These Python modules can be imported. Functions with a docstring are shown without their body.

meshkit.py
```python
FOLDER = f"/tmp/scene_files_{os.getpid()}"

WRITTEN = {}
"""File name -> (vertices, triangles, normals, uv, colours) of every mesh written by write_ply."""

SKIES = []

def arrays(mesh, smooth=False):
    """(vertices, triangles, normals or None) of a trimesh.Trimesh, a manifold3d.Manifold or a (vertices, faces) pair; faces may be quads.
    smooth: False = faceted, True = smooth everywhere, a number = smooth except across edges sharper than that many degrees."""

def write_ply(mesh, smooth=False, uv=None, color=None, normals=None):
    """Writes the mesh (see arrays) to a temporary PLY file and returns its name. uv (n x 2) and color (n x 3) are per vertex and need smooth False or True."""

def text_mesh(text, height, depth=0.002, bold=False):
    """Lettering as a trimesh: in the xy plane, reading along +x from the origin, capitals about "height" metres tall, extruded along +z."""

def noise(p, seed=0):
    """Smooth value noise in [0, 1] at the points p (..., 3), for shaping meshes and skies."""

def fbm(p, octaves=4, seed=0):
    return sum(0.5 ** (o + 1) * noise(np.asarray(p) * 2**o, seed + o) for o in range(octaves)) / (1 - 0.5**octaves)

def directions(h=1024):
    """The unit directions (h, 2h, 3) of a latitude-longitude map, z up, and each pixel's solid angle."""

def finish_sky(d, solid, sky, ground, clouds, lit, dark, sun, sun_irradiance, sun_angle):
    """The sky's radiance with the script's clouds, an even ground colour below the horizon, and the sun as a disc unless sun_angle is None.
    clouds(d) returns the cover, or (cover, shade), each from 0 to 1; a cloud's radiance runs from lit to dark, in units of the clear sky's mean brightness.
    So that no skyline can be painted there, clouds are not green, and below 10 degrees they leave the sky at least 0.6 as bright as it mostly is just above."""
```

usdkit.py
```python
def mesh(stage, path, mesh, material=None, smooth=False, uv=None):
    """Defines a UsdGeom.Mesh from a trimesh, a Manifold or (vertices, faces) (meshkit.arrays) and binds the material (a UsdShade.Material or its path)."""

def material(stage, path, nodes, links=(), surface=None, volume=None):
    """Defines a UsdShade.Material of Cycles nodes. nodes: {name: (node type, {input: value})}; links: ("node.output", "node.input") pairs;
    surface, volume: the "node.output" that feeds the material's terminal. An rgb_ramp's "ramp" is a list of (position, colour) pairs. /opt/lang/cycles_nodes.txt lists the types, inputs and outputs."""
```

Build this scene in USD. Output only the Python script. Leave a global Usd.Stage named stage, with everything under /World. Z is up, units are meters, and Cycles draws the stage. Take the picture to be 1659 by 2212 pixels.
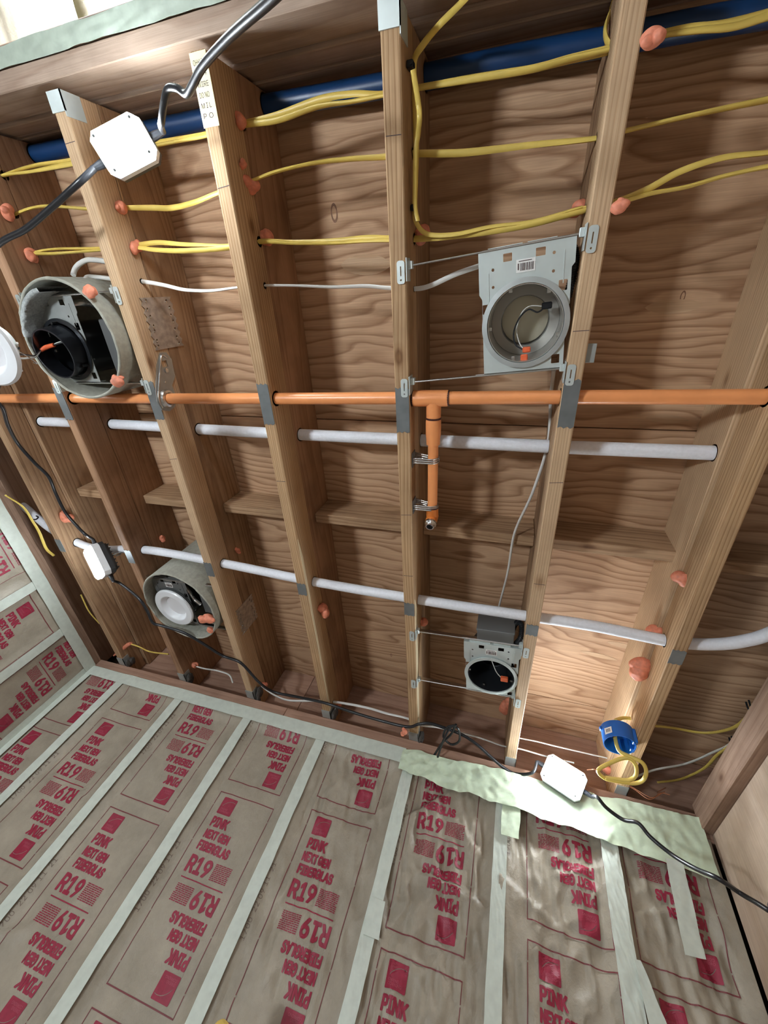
import math, random
import numpy as np, trimesh, manifold3d as m3
import shapely, shapely.geometry as sg, shapely.affinity as sa, shapely.ops
import usdkit, meshkit
from pxr import Usd, UsdGeom, UsdLux, Gf, Sdf, UsdShade

rng = random.Random(7)
stage = Usd.Stage.CreateInMemory()
UsdGeom.SetStageUpAxis(stage, UsdGeom.Tokens.z)
UsdGeom.SetStageMetersPerUnit(stage, 1.0)
W = UsdGeom.Xform.Define(stage, '/World')
stage.SetDefaultPrim(W.GetPrim())
UsdGeom.Scope.Define(stage, '/World/Looks')

# ------------------------------------------------------------------ camera
PW, PH, FPX = 1659, 2212, 873.08
CAM = np.array([[0.95481884, 0.05554095, 0.29195236],
                [0.09414082, 0.87526443, -0.47439401],
                [-0.28188381, 0.48044498, 0.8304903]])       # rows: picture right, picture down, forward
EYE = np.array([0, 0, 1.40])
EXPOSURE = 0.22
cam = UsdGeom.Camera.Define(stage, '/World/Camera')
cam.CreateHorizontalApertureAttr(36.0); cam.CreateVerticalApertureAttr(36.0 * PH / PW)
cam.CreateFocalLengthAttr(36.0 * FPX / PW)
cam.CreateClippingRangeAttr(Gf.Vec2f(0.02, 200)); cam.CreateExposureAttr(EXPOSURE)
_r, _d, _f = CAM
cam.AddTransformOp().Set(Gf.Matrix4d(*_r, 0, *(-_d), 0, *(-_f), 0, *EYE, 1))

# ------------------------------------------------------------------ sky (soft fill daylight through the doorway added behind the camera)
SKY, LAMP = 0.40, 190.0
dome = UsdLux.DomeLight.Define(stage, '/World/Sky')
dome.CreateIntensityAttr(SKY); dome.CreateColorAttr(Gf.Vec3f(0.93, 0.97, 1.0))

# ------------------------------------------------------------------ pixel -> point on a known plane of the room
def ray(px, py): return CAM.T @ np.array([(px - PW / 2) / FPX, (py - PH / 2) / FPX, 1.0])
def onx(px, py, x): r = ray(px, py); return EYE + r * (x / r[0])
def ony(px, py, y): r = ray(px, py); return EYE + r * (y / r[1])
def onz(px, py, z): r = ray(px, py); return EYE + r * ((z - EYE[2]) / r[2])

ZB, ZF, ZP = 2.43, 2.53, 2.70            # joist bottom, joint of the two boards, underside of the deck
YW, XL, XR = 1.728, -2.08, 0.80          # far, left and right wall planes
JX = dict(L2=-1.9009, L1=-1.4919, A=-1.0825, B=-.6735, C=-.2605, D=.1419, E=.5440)   # right faces of the joists
JW = .038

# ------------------------------------------------------------------ scene helpers
_names = {}
def numbered(path):
    n = _names.get(path, 0); _names[path] = n + 1
    return path if n == 0 else f'{path}_{n:03d}'
def tag(prim, label=None, cat=None, group=None, kind=None):
    for k, v in (('label', label), ('category', cat), ('group', group), ('kind', kind)):
        if v: prim.SetCustomDataByKey(k, v)
    return prim
class Node:
    def __init__(s, prim, org): s.prim, s.org, s.path = prim, np.asarray(org, float), str(prim.GetPath())
def thing(name, label=None, cat=None, loc=(0, 0, 0), group=None, kind=None):
    x = UsdGeom.Xform.Define(stage, numbered('/World/' + name)); x.AddTranslateOp().Set(Gf.Vec3d(*map(float, loc)))
    tag(x.GetPrim(), label, cat, group, kind)
    return Node(x.GetPrim(), loc)
def obj(name, mesh, mat, parent=None, label=None, cat=None, group=None, kind=None, smooth=False):
    """One Mesh prim, geometry given in world coordinates."""
    v, f = arr(mesh)
    if parent is None:
        org = np.array([*v.mean(0)[:2], v[:, 2].min()]); path = numbered('/World/' + name)
    else:
        org = parent.org; path = numbered(parent.path + '/' + name)
    m = usdkit.mesh(stage, path, (v - org, f), MAT[mat], smooth=smooth)
    if parent is None: UsdGeom.Xformable(m).AddTranslateOp().Set(Gf.Vec3d(*map(float, org)))
    tag(m.GetPrim(), label, cat, group, kind)
    return Node(m.GetPrim(), org)
def sub(name, mesh, mat, parent, **k):        # sub-part under a part mesh (same origin as the part)
    return obj(name, mesh, mat, parent, **k)
def arr(mesh):
    if isinstance(mesh, MB): mesh = mesh.get()
    if hasattr(mesh, 'to_mesh'):
        m = mesh.to_mesh(); return np.array(m.vert_properties[:, :3], float), np.array(m.tri_verts)
    if hasattr(mesh, 'vertices'): return np.array(mesh.vertices, float), np.array(mesh.faces)
    v, f = np.asarray(mesh[0], float), np.asarray(mesh[1], int)
    if f.shape[1] == 4: f = np.vstack([f[:, [0, 1, 2]], f[:, [0, 2, 3]]])
    return v, f
class MB:
    def __init__(s, *ms):
        s.v, s.f, s.n = [], [], 0
        for m in ms: s.add(m)
    def add(s, m):
        v, f = arr(m); s.v.append(v); s.f.append(f + s.n); s.n += len(v); return s
    def get(s): return np.vstack(s.v), np.vstack(s.f)
    def move(s, R=None, t=(0, 0, 0)):
        s.v = [(v @ np.asarray(R).T if R is not None else v) + np.asarray(t) for v in s.v]; return s
def rotz(a): c, s = math.cos(a), math.sin(a); return np.array([[c, -s, 0], [s, c, 0], [0, 0, 1]])
def frame(n, up):
    n = np.asarray(n, float); n = n / np.linalg.norm(n); u = np.asarray(up, float); u = u - n * (u @ n); u /= np.linalg.norm(u)
    return np.stack([u, np.cross(n, u), n], 1)          # columns: along "up", across, normal
def bx(lo, hi, ch=0.0015):
    """Box with its long edges chamfered."""
    lo, hi = np.minimum(lo, hi).astype(float), np.maximum(lo, hi).astype(float); d = hi - lo; ch = min(ch, d.min() * .3)
    pts = []
    for sx in (0, 1):
        for sy in (0, 1):
            for sz in (0, 1):
                c = np.where([sx, sy, sz], hi, lo); s = np.where([sx, sy, sz], -1, 1) * ch
                if ch <= 0: pts.append(c)
                else:
                    for k in range(3): o = s.copy(); o[k] = 0; pts.append(c + o)
    return m3.Manifold.hull_points(np.array(pts))
def catmull(P, n=8):
    P = np.asarray(P, float)
    if len(P) < 3: return P
    Q = np.vstack([2 * P[0] - P[1], P, 2 * P[-1] - P[-2]]); out = []
    for i in range(1, len(Q) - 2):
        a, b, c, d = Q[i - 1:i + 3]
        for t in np.linspace(0, 1, n, endpoint=False):
            out.append(.5 * (2 * b + (c - a) * t + (2 * a - 5 * b + 4 * c - d) * t * t + (3 * b - a - 3 * c + d) * t ** 3))
    return np.array(out + [P[-1]])
def tube(P, r, k=8, flat=1.0, twist=0.0, up=(0, 0, 1), smooth=8, cap=True):
    """Sweep of a round (or flattened) section; r a number or one per point."""
    P = catmull(P, smooth) if smooth else np.asarray(P, float)
    T = np.gradient(P, axis=0); T /= np.maximum(np.linalg.norm(T, axis=1, keepdims=True), 1e-9)
    u = np.asarray(up, float); V = []
    rr = np.broadcast_to(r, len(P)) if np.ndim(r) == 0 else np.interp(np.linspace(0, 1, len(P)), np.linspace(0, 1, len(r)), r)
    s = np.r_[0, np.cumsum(np.linalg.norm(np.diff(P, axis=0), axis=1))]
    for i in range(len(P)):
        u = u - T[i] * (u @ T[i])
        if np.linalg.norm(u) < 1e-6: u = np.cross(T[i], [1, .3, .2])
        u /= np.linalg.norm(u); w = np.cross(T[i], u)
        a = np.arange(k) / k * 2 * np.pi; tw = twist * s[i]
        x, y = np.cos(a) * rr[i], np.sin(a) * rr[i] * flat
        V.append(P[i] + np.outer(x * np.cos(tw) - y * np.sin(tw), w) + np.outer(x * np.sin(tw) + y * np.cos(tw), u))
    n = len(P); V = np.vstack(V); F = []
    for i in range(n - 1):
        for j in range(k):
            a, b = i * k + j, i * k + (j + 1) % k
            F += [[a, b, b + k], [a, b + k, a + k]]
    if cap:
        c0, c1 = len(V), len(V) + 1; V = np.vstack([V, P[0], P[-1]])
        for j in range(k): F += [[c0, (j + 1) % k, j], [c1, (n - 1) * k + j, (n - 1) * k + (j + 1) % k]]
    return V, np.array(F)
def cyl(a, b, r, k=24, r2=None): return tube([a, b], [r, r if r2 is None else r2], k=k, smooth=0, up=(.31, .2, .9))
def lathe(prof, k=40, org=(0, 0, 0), closed=True):
    """prof: (radius, z) loop turned about z."""
    prof = np.asarray(prof, float); n = len(prof); a = np.arange(k) / k * 2 * np.pi
    V = np.stack([np.outer(np.cos(a), prof[:, 0]), np.outer(np.sin(a), prof[:, 0]), np.tile(prof[:, 1], (k, 1))], -1).reshape(-1, 3)
    F = []
    for i in range(k):
        i2 = (i + 1) % k
        for j in range(n if closed else n - 1):
            j2 = (j + 1) % n; a_, b_, c_, d_ = i * n + j, i2 * n + j, i2 * n + j2, i * n + j2
            F += [[a_, b_, c_], [a_, c_, d_]]
    return V + np.asarray(org), np.array(F)
def prism(poly, h, R=None, t=(0, 0, 0)):
    ms = [trimesh.creation.extrude_polygon(g, h, engine='earcut') for g in getattr(poly, 'geoms', [poly])]
    return MB(*ms).move(R, t)
def blob(c, r, seed=0, lumps=3, n=None):
    """A squeezed lump of putty: a few noisy balls grown together."""
    rg = random.Random(seed); out = MB(); m = m3.Manifold()
    for i in range(lumps):
        s = r * rg.uniform(.55, .95) if i else r
        o = np.array([rg.uniform(-1, 1) for _ in range(3)]) * r * (.75 if i else 0)
        m = m + m3.Manifold.sphere(s, 20).scale((rg.uniform(.8, 1.15), rg.uniform(.8, 1.25), rg.uniform(.7, 1.1))).translate(tuple(o))
    m = m.refine_to_length(r * .28); v, f = arr(m)
    k = meshkit.fbm(v / r * 1.3 + seed * 3.1, 3, seed) - .5
    v = v * (1 + .42 * k[:, None])
    t = trimesh.Trimesh(v, f); trimesh.smoothing.filter_taubin(t, iterations=6)
    return np.array(t.vertices) + np.asarray(c), np.array(t.faces)
def text_poly(s, h, width=None, bold=True, grow=0):
    """Lettering as a flat triangle mesh (x right, y up), condensed to the wanted width."""
    t = meshkit.text_mesh(s, h, .001, bold=bold)
    top = t.triangles_center[:, 2] > .0009
    v, f = np.array(t.vertices), np.array(t.faces)[top & (t.face_normals[:, 2] > .9)]
    used, inv = np.unique(f, return_inverse=True); v = v[used][:, :2]; f = inv.reshape(-1, 3)
    v[:, 0] -= v[:, 0].min()
    if width: v[:, 0] *= width / max(v[:, 0].max(), 1e-6)
    if grow: v, f = flat(shapely.union_all([sg.Polygon(v[t]) for t in f]).buffer(grow, 2).simplify(grow * .15))
    return v, f
def flat(poly):
    out_v, out_f, n = [], [], 0
    for g in getattr(poly, 'geoms', [poly]):
        v, f = trimesh.creation.triangulate_polygon(g, engine='earcut'); out_v.append(v); out_f.append(f + n); n += len(v)
    return np.vstack(out_v), np.vstack(out_f)

# ------------------------------------------------------------------ materials
MAT = {}
def mat(name, nodes, links, surface='p.BSDF'):
    MAT[name] = usdkit.material(stage, '/World/Looks/' + name, nodes, links, surface=surface)
def plain(name, c, rough=.5, metal=0.0, bump=0, bscale=60, var=.0, **k):
    nodes = {'g': ('geometry', {}), 'n': ('noise_texture', {'scale': bscale, 'detail': 3}), 'p': ('principled_bsdf', {'roughness': rough, 'metallic': metal, **k}),
             'r': ('rgb_ramp', {'ramp': [(.3, tuple(x * (1 - var) for x in c)), (.7, tuple(min(1, x * (1 + var)) for x in c))]})}
    links = [('g.position', 'n.vector'), ('n.fac', 'r.fac'), ('r.color', 'p.base_color')]
    if bump:
        nodes['b'] = ('bump', {'strength': bump, 'distance': .002}); links += [('n.fac', 'b.height'), ('b.normal', 'p.normal')]
    mat(name, nodes, links)
def wood(name, light, dark, axis='y', freq=38, line=.5, stain=.3, wob=3.0, along=.9, perp=5.0, seed=0.0, knots=False):
    """Softwood: growth rings as wavy lines along the grain, fine fibre, stains that belong to the board."""
    i = 'xyz'.index(axis); sc = [perp] * 3; sc[i] = along; fi = [380.0] * 3; fi[i] = 8.0; dr = [freq, freq * .83, freq * .71]; dr[i] = 0.0
    lerp = lambda t: tuple(l + (d - l) * t for l, d in zip(light, dark))
    nodes = {'g': ('geometry', {}), 'o': ('object_info', {}), 'cx': ('combine_xyz', {}), 'om': ('math', {'math_type': 'multiply', 'value2': 17.0}), 'va': ('vector_math', {'math_type': 'add'}),
             'mp': ('mapping', {'scale': sc, 'location': (seed, seed * 1.7, seed * .6)}), 'n': ('noise_texture', {'scale': 1.0, 'detail': 3.0, 'roughness': .5, 'distortion': .15}),
             'dt': ('vector_math', {'math_type': 'dot_product', 'vector2': dr}), 'mu': ('math', {'math_type': 'multiply_add', 'value2': wob * 4}), 'fr': ('math', {'math_type': 'fraction'}),
             'r': ('rgb_ramp', {'ramp': [(0, light), (.35, lerp(.08 * line)), (.68, lerp(.5 * line)), (.84, lerp(line)), (.94, lerp(.5 * line)), (1, light)]}),
             'mf': ('mapping', {'scale': fi}), 'nf': ('noise_texture', {'scale': 1.0, 'detail': 2}), 'rf': ('rgb_ramp', {'ramp': [(.25, (.84, .82, .80)), (.75, (1.1, 1.09, 1.07))]}), 'x1': ('mix', {'mix_type': 'multiply', 'fac': 1.0}),
             'ns': ('noise_texture', {'scale': 3.0, 'detail': 5, 'roughness': .6}), 'rs': ('rgb_ramp', {'ramp': [(.28, (1 - stain, 1 - stain * 1.08, 1 - stain * 1.12)), (.55, (1, 1, 1)), (.8, (1.08, 1.06, 1.02))]}), 'x2': ('mix', {'mix_type': 'multiply', 'fac': 1.0}),
             'b': ('bump', {'strength': .25, 'distance': .0012}), 'p': ('principled_bsdf', {'roughness': .7, 'specular_ior_level': .25})}
    links = [('o.random', 'om.value1'), ('om.value', 'cx.x'), ('om.value', 'cx.y'), ('om.value', 'cx.z'), ('g.position', 'va.vector1'), ('cx.vector', 'va.vector2'),
             ('va.vector', 'mp.vector'), ('mp.vector', 'n.vector'), ('g.position', 'dt.vector1'), ('n.fac', 'mu.value1'), ('dt.value', 'mu.value3'), ('mu.value', 'fr.value1'), ('fr.value', 'r.fac'),
             ('va.vector', 'mf.vector'), ('mf.vector', 'nf.vector'), ('nf.fac', 'rf.fac'), ('r.color', 'x1.color1'), ('rf.color', 'x1.color2'),
             ('va.vector', 'ns.vector'), ('ns.fac', 'rs.fac'), ('x1.color', 'x2.color1'), ('rs.color', 'x2.color2'), ('x2.color', 'p.base_color'), ('nf.fac', 'b.height'), ('b.normal', 'p.normal')]
    if knots:
        kn = [5.0] * 3; kn[i] = 2.6
        nodes |= {'mk': ('mapping', {'scale': kn}), 'vo': ('voronoi_texture', {'scale': 1.0, 'randomness': 1.0}), 'rk': ('rgb_ramp', {'ramp': [(0, (.42, .34, .28)), (.035, (.6, .5, .42)), (.05, (.45, .36, .30)), (.075, (.85, .8, .76)), (.11, (1, 1, 1))]}), 'x3': ('mix', {'mix_type': 'multiply', 'fac': 1.0})}
        links = [q for q in links if q[1] != 'p.base_color'] + [('va.vector', 'mk.vector'), ('mk.vector', 'vo.vector'), ('vo.distance', 'rk.fac'), ('x2.color', 'x3.color1'), ('rk.color', 'x3.color2'), ('x3.color', 'p.base_color')]
    mat(name, nodes, links)
wood('joist_pale', (.62, .44, .28), (.38, .225, .115), 'y', 150, .6, .22, 2.0, .5, 6, knots=True)
wood('joist_honey', (.54, .36, .205), (.29, .155, .07), 'y', 120, .75, .3, 2.5, .5, 6, knots=True)
wood('joist_brown', (.42, .27, .16), (.23, .13, .07), 'y', 45, .75, .42, 3.0, .5, 5, knots=True)
wood('joist_red', (.43, .255, .155), (.25, .13, .07), 'y', 50, .6, .45, 3.0, .5, 5, knots=True)
wood('cross_wood', (.46, .30, .18), (.25, .14, .075), 'x', 60, .8, .35, 3.0, .6, 6, knots=True)
wood('plate_wood', (.42, .26, .19), (.30, .17, .12), 'x', 40, .6, .35, 2.0, .6, 5)
wood('plate_wood_side', (.38, .25, .18), (.26, .155, .105), 'y', 40, .6, .4, 2.0, .6, 5, knots=True)
wood('beam_wood', (.40, .30, .235), (.28, .19, .14), 'x', 30, .7, .35, 2.0, .6, 5)
wood('plywood', (.58, .375, .235), (.28, .14, .07), 'x', 34, .8, .18, 2.6, 1.1, 4.8)
wood('panel_wood', (.50, .38, .29), (.42, .30, .21), 'z', 12, .5, .3, 2.0, .7, 2)
wood('lit_wane_wood', (.76, .64, .44), (.66, .52, .33), 'y', 60, .5, .15, 2.0, .5, 5)  # raw wane wood, paled to carry the right lamp's light in its colour
wood('patch_wood', (.58, .40, .26), (.44, .27, .15), 'x', 20, .6, .1, 2.0, 1.0, 4)
plain('knot_wood', (.20, .10, .055), .7, var=.2)
def kraft(name, c, c2):
    mat(name, {'g': ('geometry', {}), 'n': ('noise_texture', {'scale': 9, 'detail': 7, 'roughness': .65}), 'r': ('rgb_ramp', {'ramp': [(.3, c2), (.7, c)]}),
               'n2': ('noise_texture', {'scale': 70, 'detail': 5, 'roughness': .6, 'distortion': .6}), 'b': ('bump', {'strength': .5, 'distance': .003}),
               'p': ('principled_bsdf', {'roughness': .48, 'specular_ior_level': .45})},
        [('g.position', 'n.vector'), ('n.fac', 'r.fac'), ('r.color', 'p.base_color'), ('g.position', 'n2.vector'), ('n2.fac', 'b.height'), ('b.normal', 'p.normal')])
kraft('kraft_paper', (.42, .365, .285), (.30, .26, .20))
plain('seam_tape', (.61, .66, .585), .42, bump=.35, bscale=45, var=.06)
plain('seam_tape_green', (.60, .70, .52), .42, bump=.4, bscale=35, var=.08)
plain('seam_tape_shaded', (.34, .39, .32), .5, bump=.4, bscale=35, var=.12)  # tape colour darkened to stand in for shade under the beam
plain('print_red', (.31, .020, .050), .5, var=.12, bscale=90)
plain('print_line', (.20, .045, .05), .55)
plain('print_grey', (.20, .15, .12), .6)
plain('print_pale', (.45, .09, .13), .5)
plain('orange_plastic', (.86, .33, .12), .33, var=.05, bscale=20)
plain('orange_dark', (.60, .17, .03), .35)
plain('cement_dark', (.05, .012, .01), .4)
plain('putty', (.74, .25, .15), .55, bump=.3, bscale=90, var=.15)
plain('connector_orange', (.85, .16, .06), .35)
plain('wire_yellow', (.72, .53, .12), .42, var=.06, bscale=30)
plain('wire_white', (.70, .69, .66), .4)
plain('wire_black', (.016, .017, .02), .32)
plain('wire_ink', (.05, .045, .04), .5)
plain('copper', (.80, .40, .25), .3, 1.0)
plain('foam_white', (.82, .84, .90), .62, bump=.35, bscale=120, var=.04)
plain('pex_blue', (.006, .040, .13), .38)
plain('steel', (.42, .45, .46), .38, .85, var=.08, bscale=40)
plain('galvanised', (.60, .66, .65), .42, .35, var=.05, bscale=25)
plain('galvanised_ring', (.46, .49, .49), .4, .4, var=.05, bscale=25)
plain('galvanised_mid', (.36, .38, .37), .45, .4, var=.08, bscale=25)
plain('galvanised_dark', (.17, .175, .175), .45, .5)
plain('steel_shiny', (.68, .68, .67), .22, 1.0)
plain('steel_rusty', (.42, .35, .29), .5, .3, var=.25, bscale=60)
plain('nail_plate_grey', (.23, .25, .26), .42, .55, var=.1, bscale=30)
plain('black_metal', (.022, .024, .028), .3, .4)
plain('black_gloss', (.03, .032, .04), .14, .6)
plain('can_inside', (.52, .51, .48), .3, .7)
plain('can_cap', (.74, .68, .52), .4, .3)
plain('fibre_tube', (.35, .345, .29), .8, bump=.5, bscale=70, var=.12)
plain('fibre_fuzz', (.34, .36, .355), .9, bump=.9, bscale=150, var=.2)
plain('white_plastic', (.80, .82, .85), .3)
plain('white_diffuser', (.74, .74, .76), .35)
plain('label_white', (.82, .82, .80), .5)
plain('note_yellow', (.80, .74, .46), .7)
plain('blue_plastic', (.012, .13, .50), .38)
plain('yellow_plastic', (.80, .58, .14), .45, bump=.5, bscale=120, var=.12)
plain('mastic', (.075, .07, .065), .7, bump=.5, bscale=90, var=.3)
plain('ink', (.09, .06, .06), .8)
plain('concrete', (.46, .43, .38), .85, bump=.2, bscale=30, var=.12)
plain('dark_wood', (.055, .035, .025), .8)
mat('lamp_lens', {'e': ('emission', {'color': (.86, .945, 1.0), 'strength': LAMP})}, [], 'e.emission')
mat('lamp_lens_weak', {'e': ('emission', {'color': (.86, .945, 1.0), 'strength': LAMP * .26})}, [], 'e.emission')
mat('lamp_lens_mid', {'e': ('emission', {'color': (.86, .945, 1.0), 'strength': LAMP * .62})}, [], 'e.emission')
plain('lamp_housing', (.03, .033, .036), .4)
mat('lamp_cover', {'p': ('principled_bsdf', {'base_color': (.85, .9, .95), 'roughness': .18, 'transmission_weight': .75, 'ior': 1.45})}, [])

# ------------------------------------------------------------------ routes of everything that runs through the joists (pixels on a level plane)
def route(pts, z): return np.array([onz(p[0], p[1], p[2] if len(p) > 2 else z) for p in pts])
ZC = 2.515
RUN = {}      # name: (polyline, hole radius)
def run(name, pts, z=ZC, hole=.011): RUN[name] = (route(pts, z), hole)
run('y1', [(-90, 425), (0, 382), (75, 358), (158, 347), (250, 325), (345, 306), (447, 288), (520, 268), (600, 249), (690, 215), (760, 203), (825, 203), (895, 190), (1000, 172), (1150, 148), (1230, 128), (1315, 108), (1395, 84), (1480, 62), (1560, 52), (1659, 26), (1740, 0)], 2.53)
run('y1b', [(-90, 428), (0, 384), (70, 372), (158, 355), (250, 335), (345, 315), (447, 294), (520, 272), (600, 262), (690, 232), (760, 222), (825, 209), (895, 194), (1000, 176), (1150, 152), (1230, 131), (1315, 111), (1395, 86), (1500, 70), (1580, 62), (1659, 38), (1740, 15)], 2.53)
run('y2', [(-60, 490), (10, 471), (60, 452), (100, 445), (150, 448), (192, 451), (255, 449), (330, 449), (371, 449), (420, 437), (473, 416), (545, 390), (600, 370), (680, 352), (760, 343), (830, 339), (895, 332), (1000, 330), (1150, 313), (1290, 299), (1350, 283), (1500, 248), (1659, 215), (1740, 198)])
run('y3', [(-10, 575), (65, 548), (120, 538), (215, 537), (285, 531), (340, 524), (400, 528), (495, 530), (565, 520), (640, 523), (720, 521), (790, 514), (838, 514), (900, 514), (960, 509), (1050, 498), (1150, 481), (1262, 452), (1333, 436), (1400, 408), (1470, 370), (1560, 341), (1659, 330), (1740, 322)])
run('y3b', [(-10, 578), (65, 551), (120, 548), (215, 541), (285, 534), (340, 540), (400, 542), (495, 536), (565, 523), (640, 526), (720, 526), (790, 521), (838, 519), (900, 518), (960, 513), (1050, 502), (1150, 485), (1262, 456), (1333, 439), (1400, 420), (1480, 405), (1560, 382), (1659, 360), (1740, 345)])
run('w1', [(245, 603), (308, 608), (355, 616), (400, 626), (455, 628), (515, 621), (572, 617), (640, 617), (720, 620), (790, 618), (838, 622), (895, 624), (930, 617), (985, 592), (1040, 573)], 2.505, .008)
run('w3', [(565, 1482), (590, 1500), (625, 1513), (690, 1514), (735, 1518), (790, 1528), (835, 1541), (880, 1552), (905, 1566), (950, 1572), (1030, 1592), (1085, 1611), (1125, 1618), (1180, 1634), (1240, 1648)], 2.475, .009)
run('sprinkler', [(-150, 861), (-10, 861), (160, 860), (372, 861), (598, 861), (880, 860), (1240, 858), (1655, 857), (1700, 857)], 2.46, .0225)
run('pex_upper', [(-12, 905), (75, 910), (242, 916), (430, 927), (652, 939), (910, 951), (1200, 965), (1557, 979), (1640, 982)], 2.565, .0225)
run('pex_lower', [(36, 1084), (56, 1098), (110, 1142), (158, 1168), (215, 1186), (318, 1188), (478, 1216), (676, 1256), (905, 1295), (1134, 1330), (1280, 1352), (1435, 1383), (1500, 1391), (1560, 1391), (1610, 1384), (1659, 1370), (1760, 1325)], 2.49, .021)
run('blue_duct', [(-190, 400), (60, 338), (447, 258), (560, 233), (820, 187), (1100, 130), (1300, 93), (1500, 54), (1760, 8)], 2.655, .027)

for nm, xe in (('y1', .93), ('y1b', .93), ('y2', .93), ('y3', .93), ('y3b', .93), ('blue_duct', .97)):      # on through the rightmost joist
    P, h = RUN[nm]; d = P[-1] - P[-2]; d = d / d[0] * (xe - P[-1][0]); d[1] *= .35; d[2] = 0; RUN[nm] = (np.vstack([P, P[-1] + d * .5, P[-1] + d]), h)

# ------------------------------------------------------------------ structure: floor, deck, walls, beam
obj('floor', bx((-2.4, -3.6, -.1), (1.2, 2.1, 0)), 'concrete', kind='structure')
deck = thing('ceiling', kind='structure')
for ya, yb in ((-.86, .392), (.395, 1.607), (1.61, 2.06)):
    for xa, xb in ((-2.36, -.281), (-.278, 1.25)):
        obj('plywood_sheet', bx((xa, ya, ZP), (xb, yb, ZP + .018), .001), 'plywood', deck)
for k, (px, py, a, b, r) in enumerate(((790, 572, .085, .026, .05), (1293, 1416, .075, .011, .1), (1340, 1393, .05, .012, .1), (1455, 662, .07, .016, 0), (1440, 905, .06, .012, .05))):
    c = onz(px, py, ZP); th = np.linspace(0, 2 * np.pi, 28, endpoint=False)
    pl = sg.Polygon([(np.cos(q) * a * .9, np.sin(q) * b * abs(math.sin(q)) ** .3) for q in th]).buffer(0)
    obj('boat_patch', prism(sa.rotate(pl, r, origin=(0, 0), use_radians=True), .001, t=(c[0], c[1], ZP - .0006)), 'patch_wood', deck, 'pale oval repair patch in the plywood')
for px, py, r in ((722, 460, .018), (1010, 1310, .012), (845, 1415, .008), (1475, 640, .01)):
    c = onz(px, py, ZP); obj('knot', prism(sa.scale(sg.Point(0, 0).buffer(r, 10), .55, 1.25).difference(sa.scale(sg.Point(0, 0).buffer(r * .72, 10), .5, 1.2)), .0008, t=(c[0], c[1], ZP - .0005)), 'knot_wood', deck, 'dark knot ring in the plywood')
obj('sheathing', bx((-2.36, -3.6, ZP + .02), (1.25, 2.06, ZP + .05)), 'dark_wood', deck)
obj('wall_far', bx((-2.36, YW + .14, 0), (1.25, YW + .16, ZP - .001)), 'dark_wood', kind='structure')
wf = thing('top_plate', 'reddish-brown double top plate along the far wall, just above the tape', 'plate', (-.6, YW + .07, 2.345))
STUDX = [-1.838, -1.455, -1.056, -.677, -.278, .100, .458]
for a, b, s in ((XL + .002, -.9, 0), (-.898, 1.0, .001)):
    obj('plate_board', bx((a, YW - .001 - s, 2.385), (b, YW + .139, ZB - .001), .002), 'plate_wood', wf)
    obj('plate_board', bx((a, YW + .002, 2.345), (b - .1, YW + .139, 2.383), .002), 'plate_wood', wf)
rb = thing('rim_board', 'shaded rim boards closing the joist ends above the far wall plate', 'rim board', (-.6, YW + .12, ZB))
for a, b in ((XL + .002, -.9), (-.898, .98)): obj('board', bx((a, YW + .10, ZB), (b, YW + .138, ZP - .001), .002), 'plate_wood', rb)
obj('wall_left', bx((XL - .16, -3.6, 0), (XL - .14, 2.06, ZP - .001)), 'dark_wood', kind='structure')
wl = thing('top_plate', 'brown double top plate along the left wall, above its tape', 'plate', (XL - .07, 0, 2.345))
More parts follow.
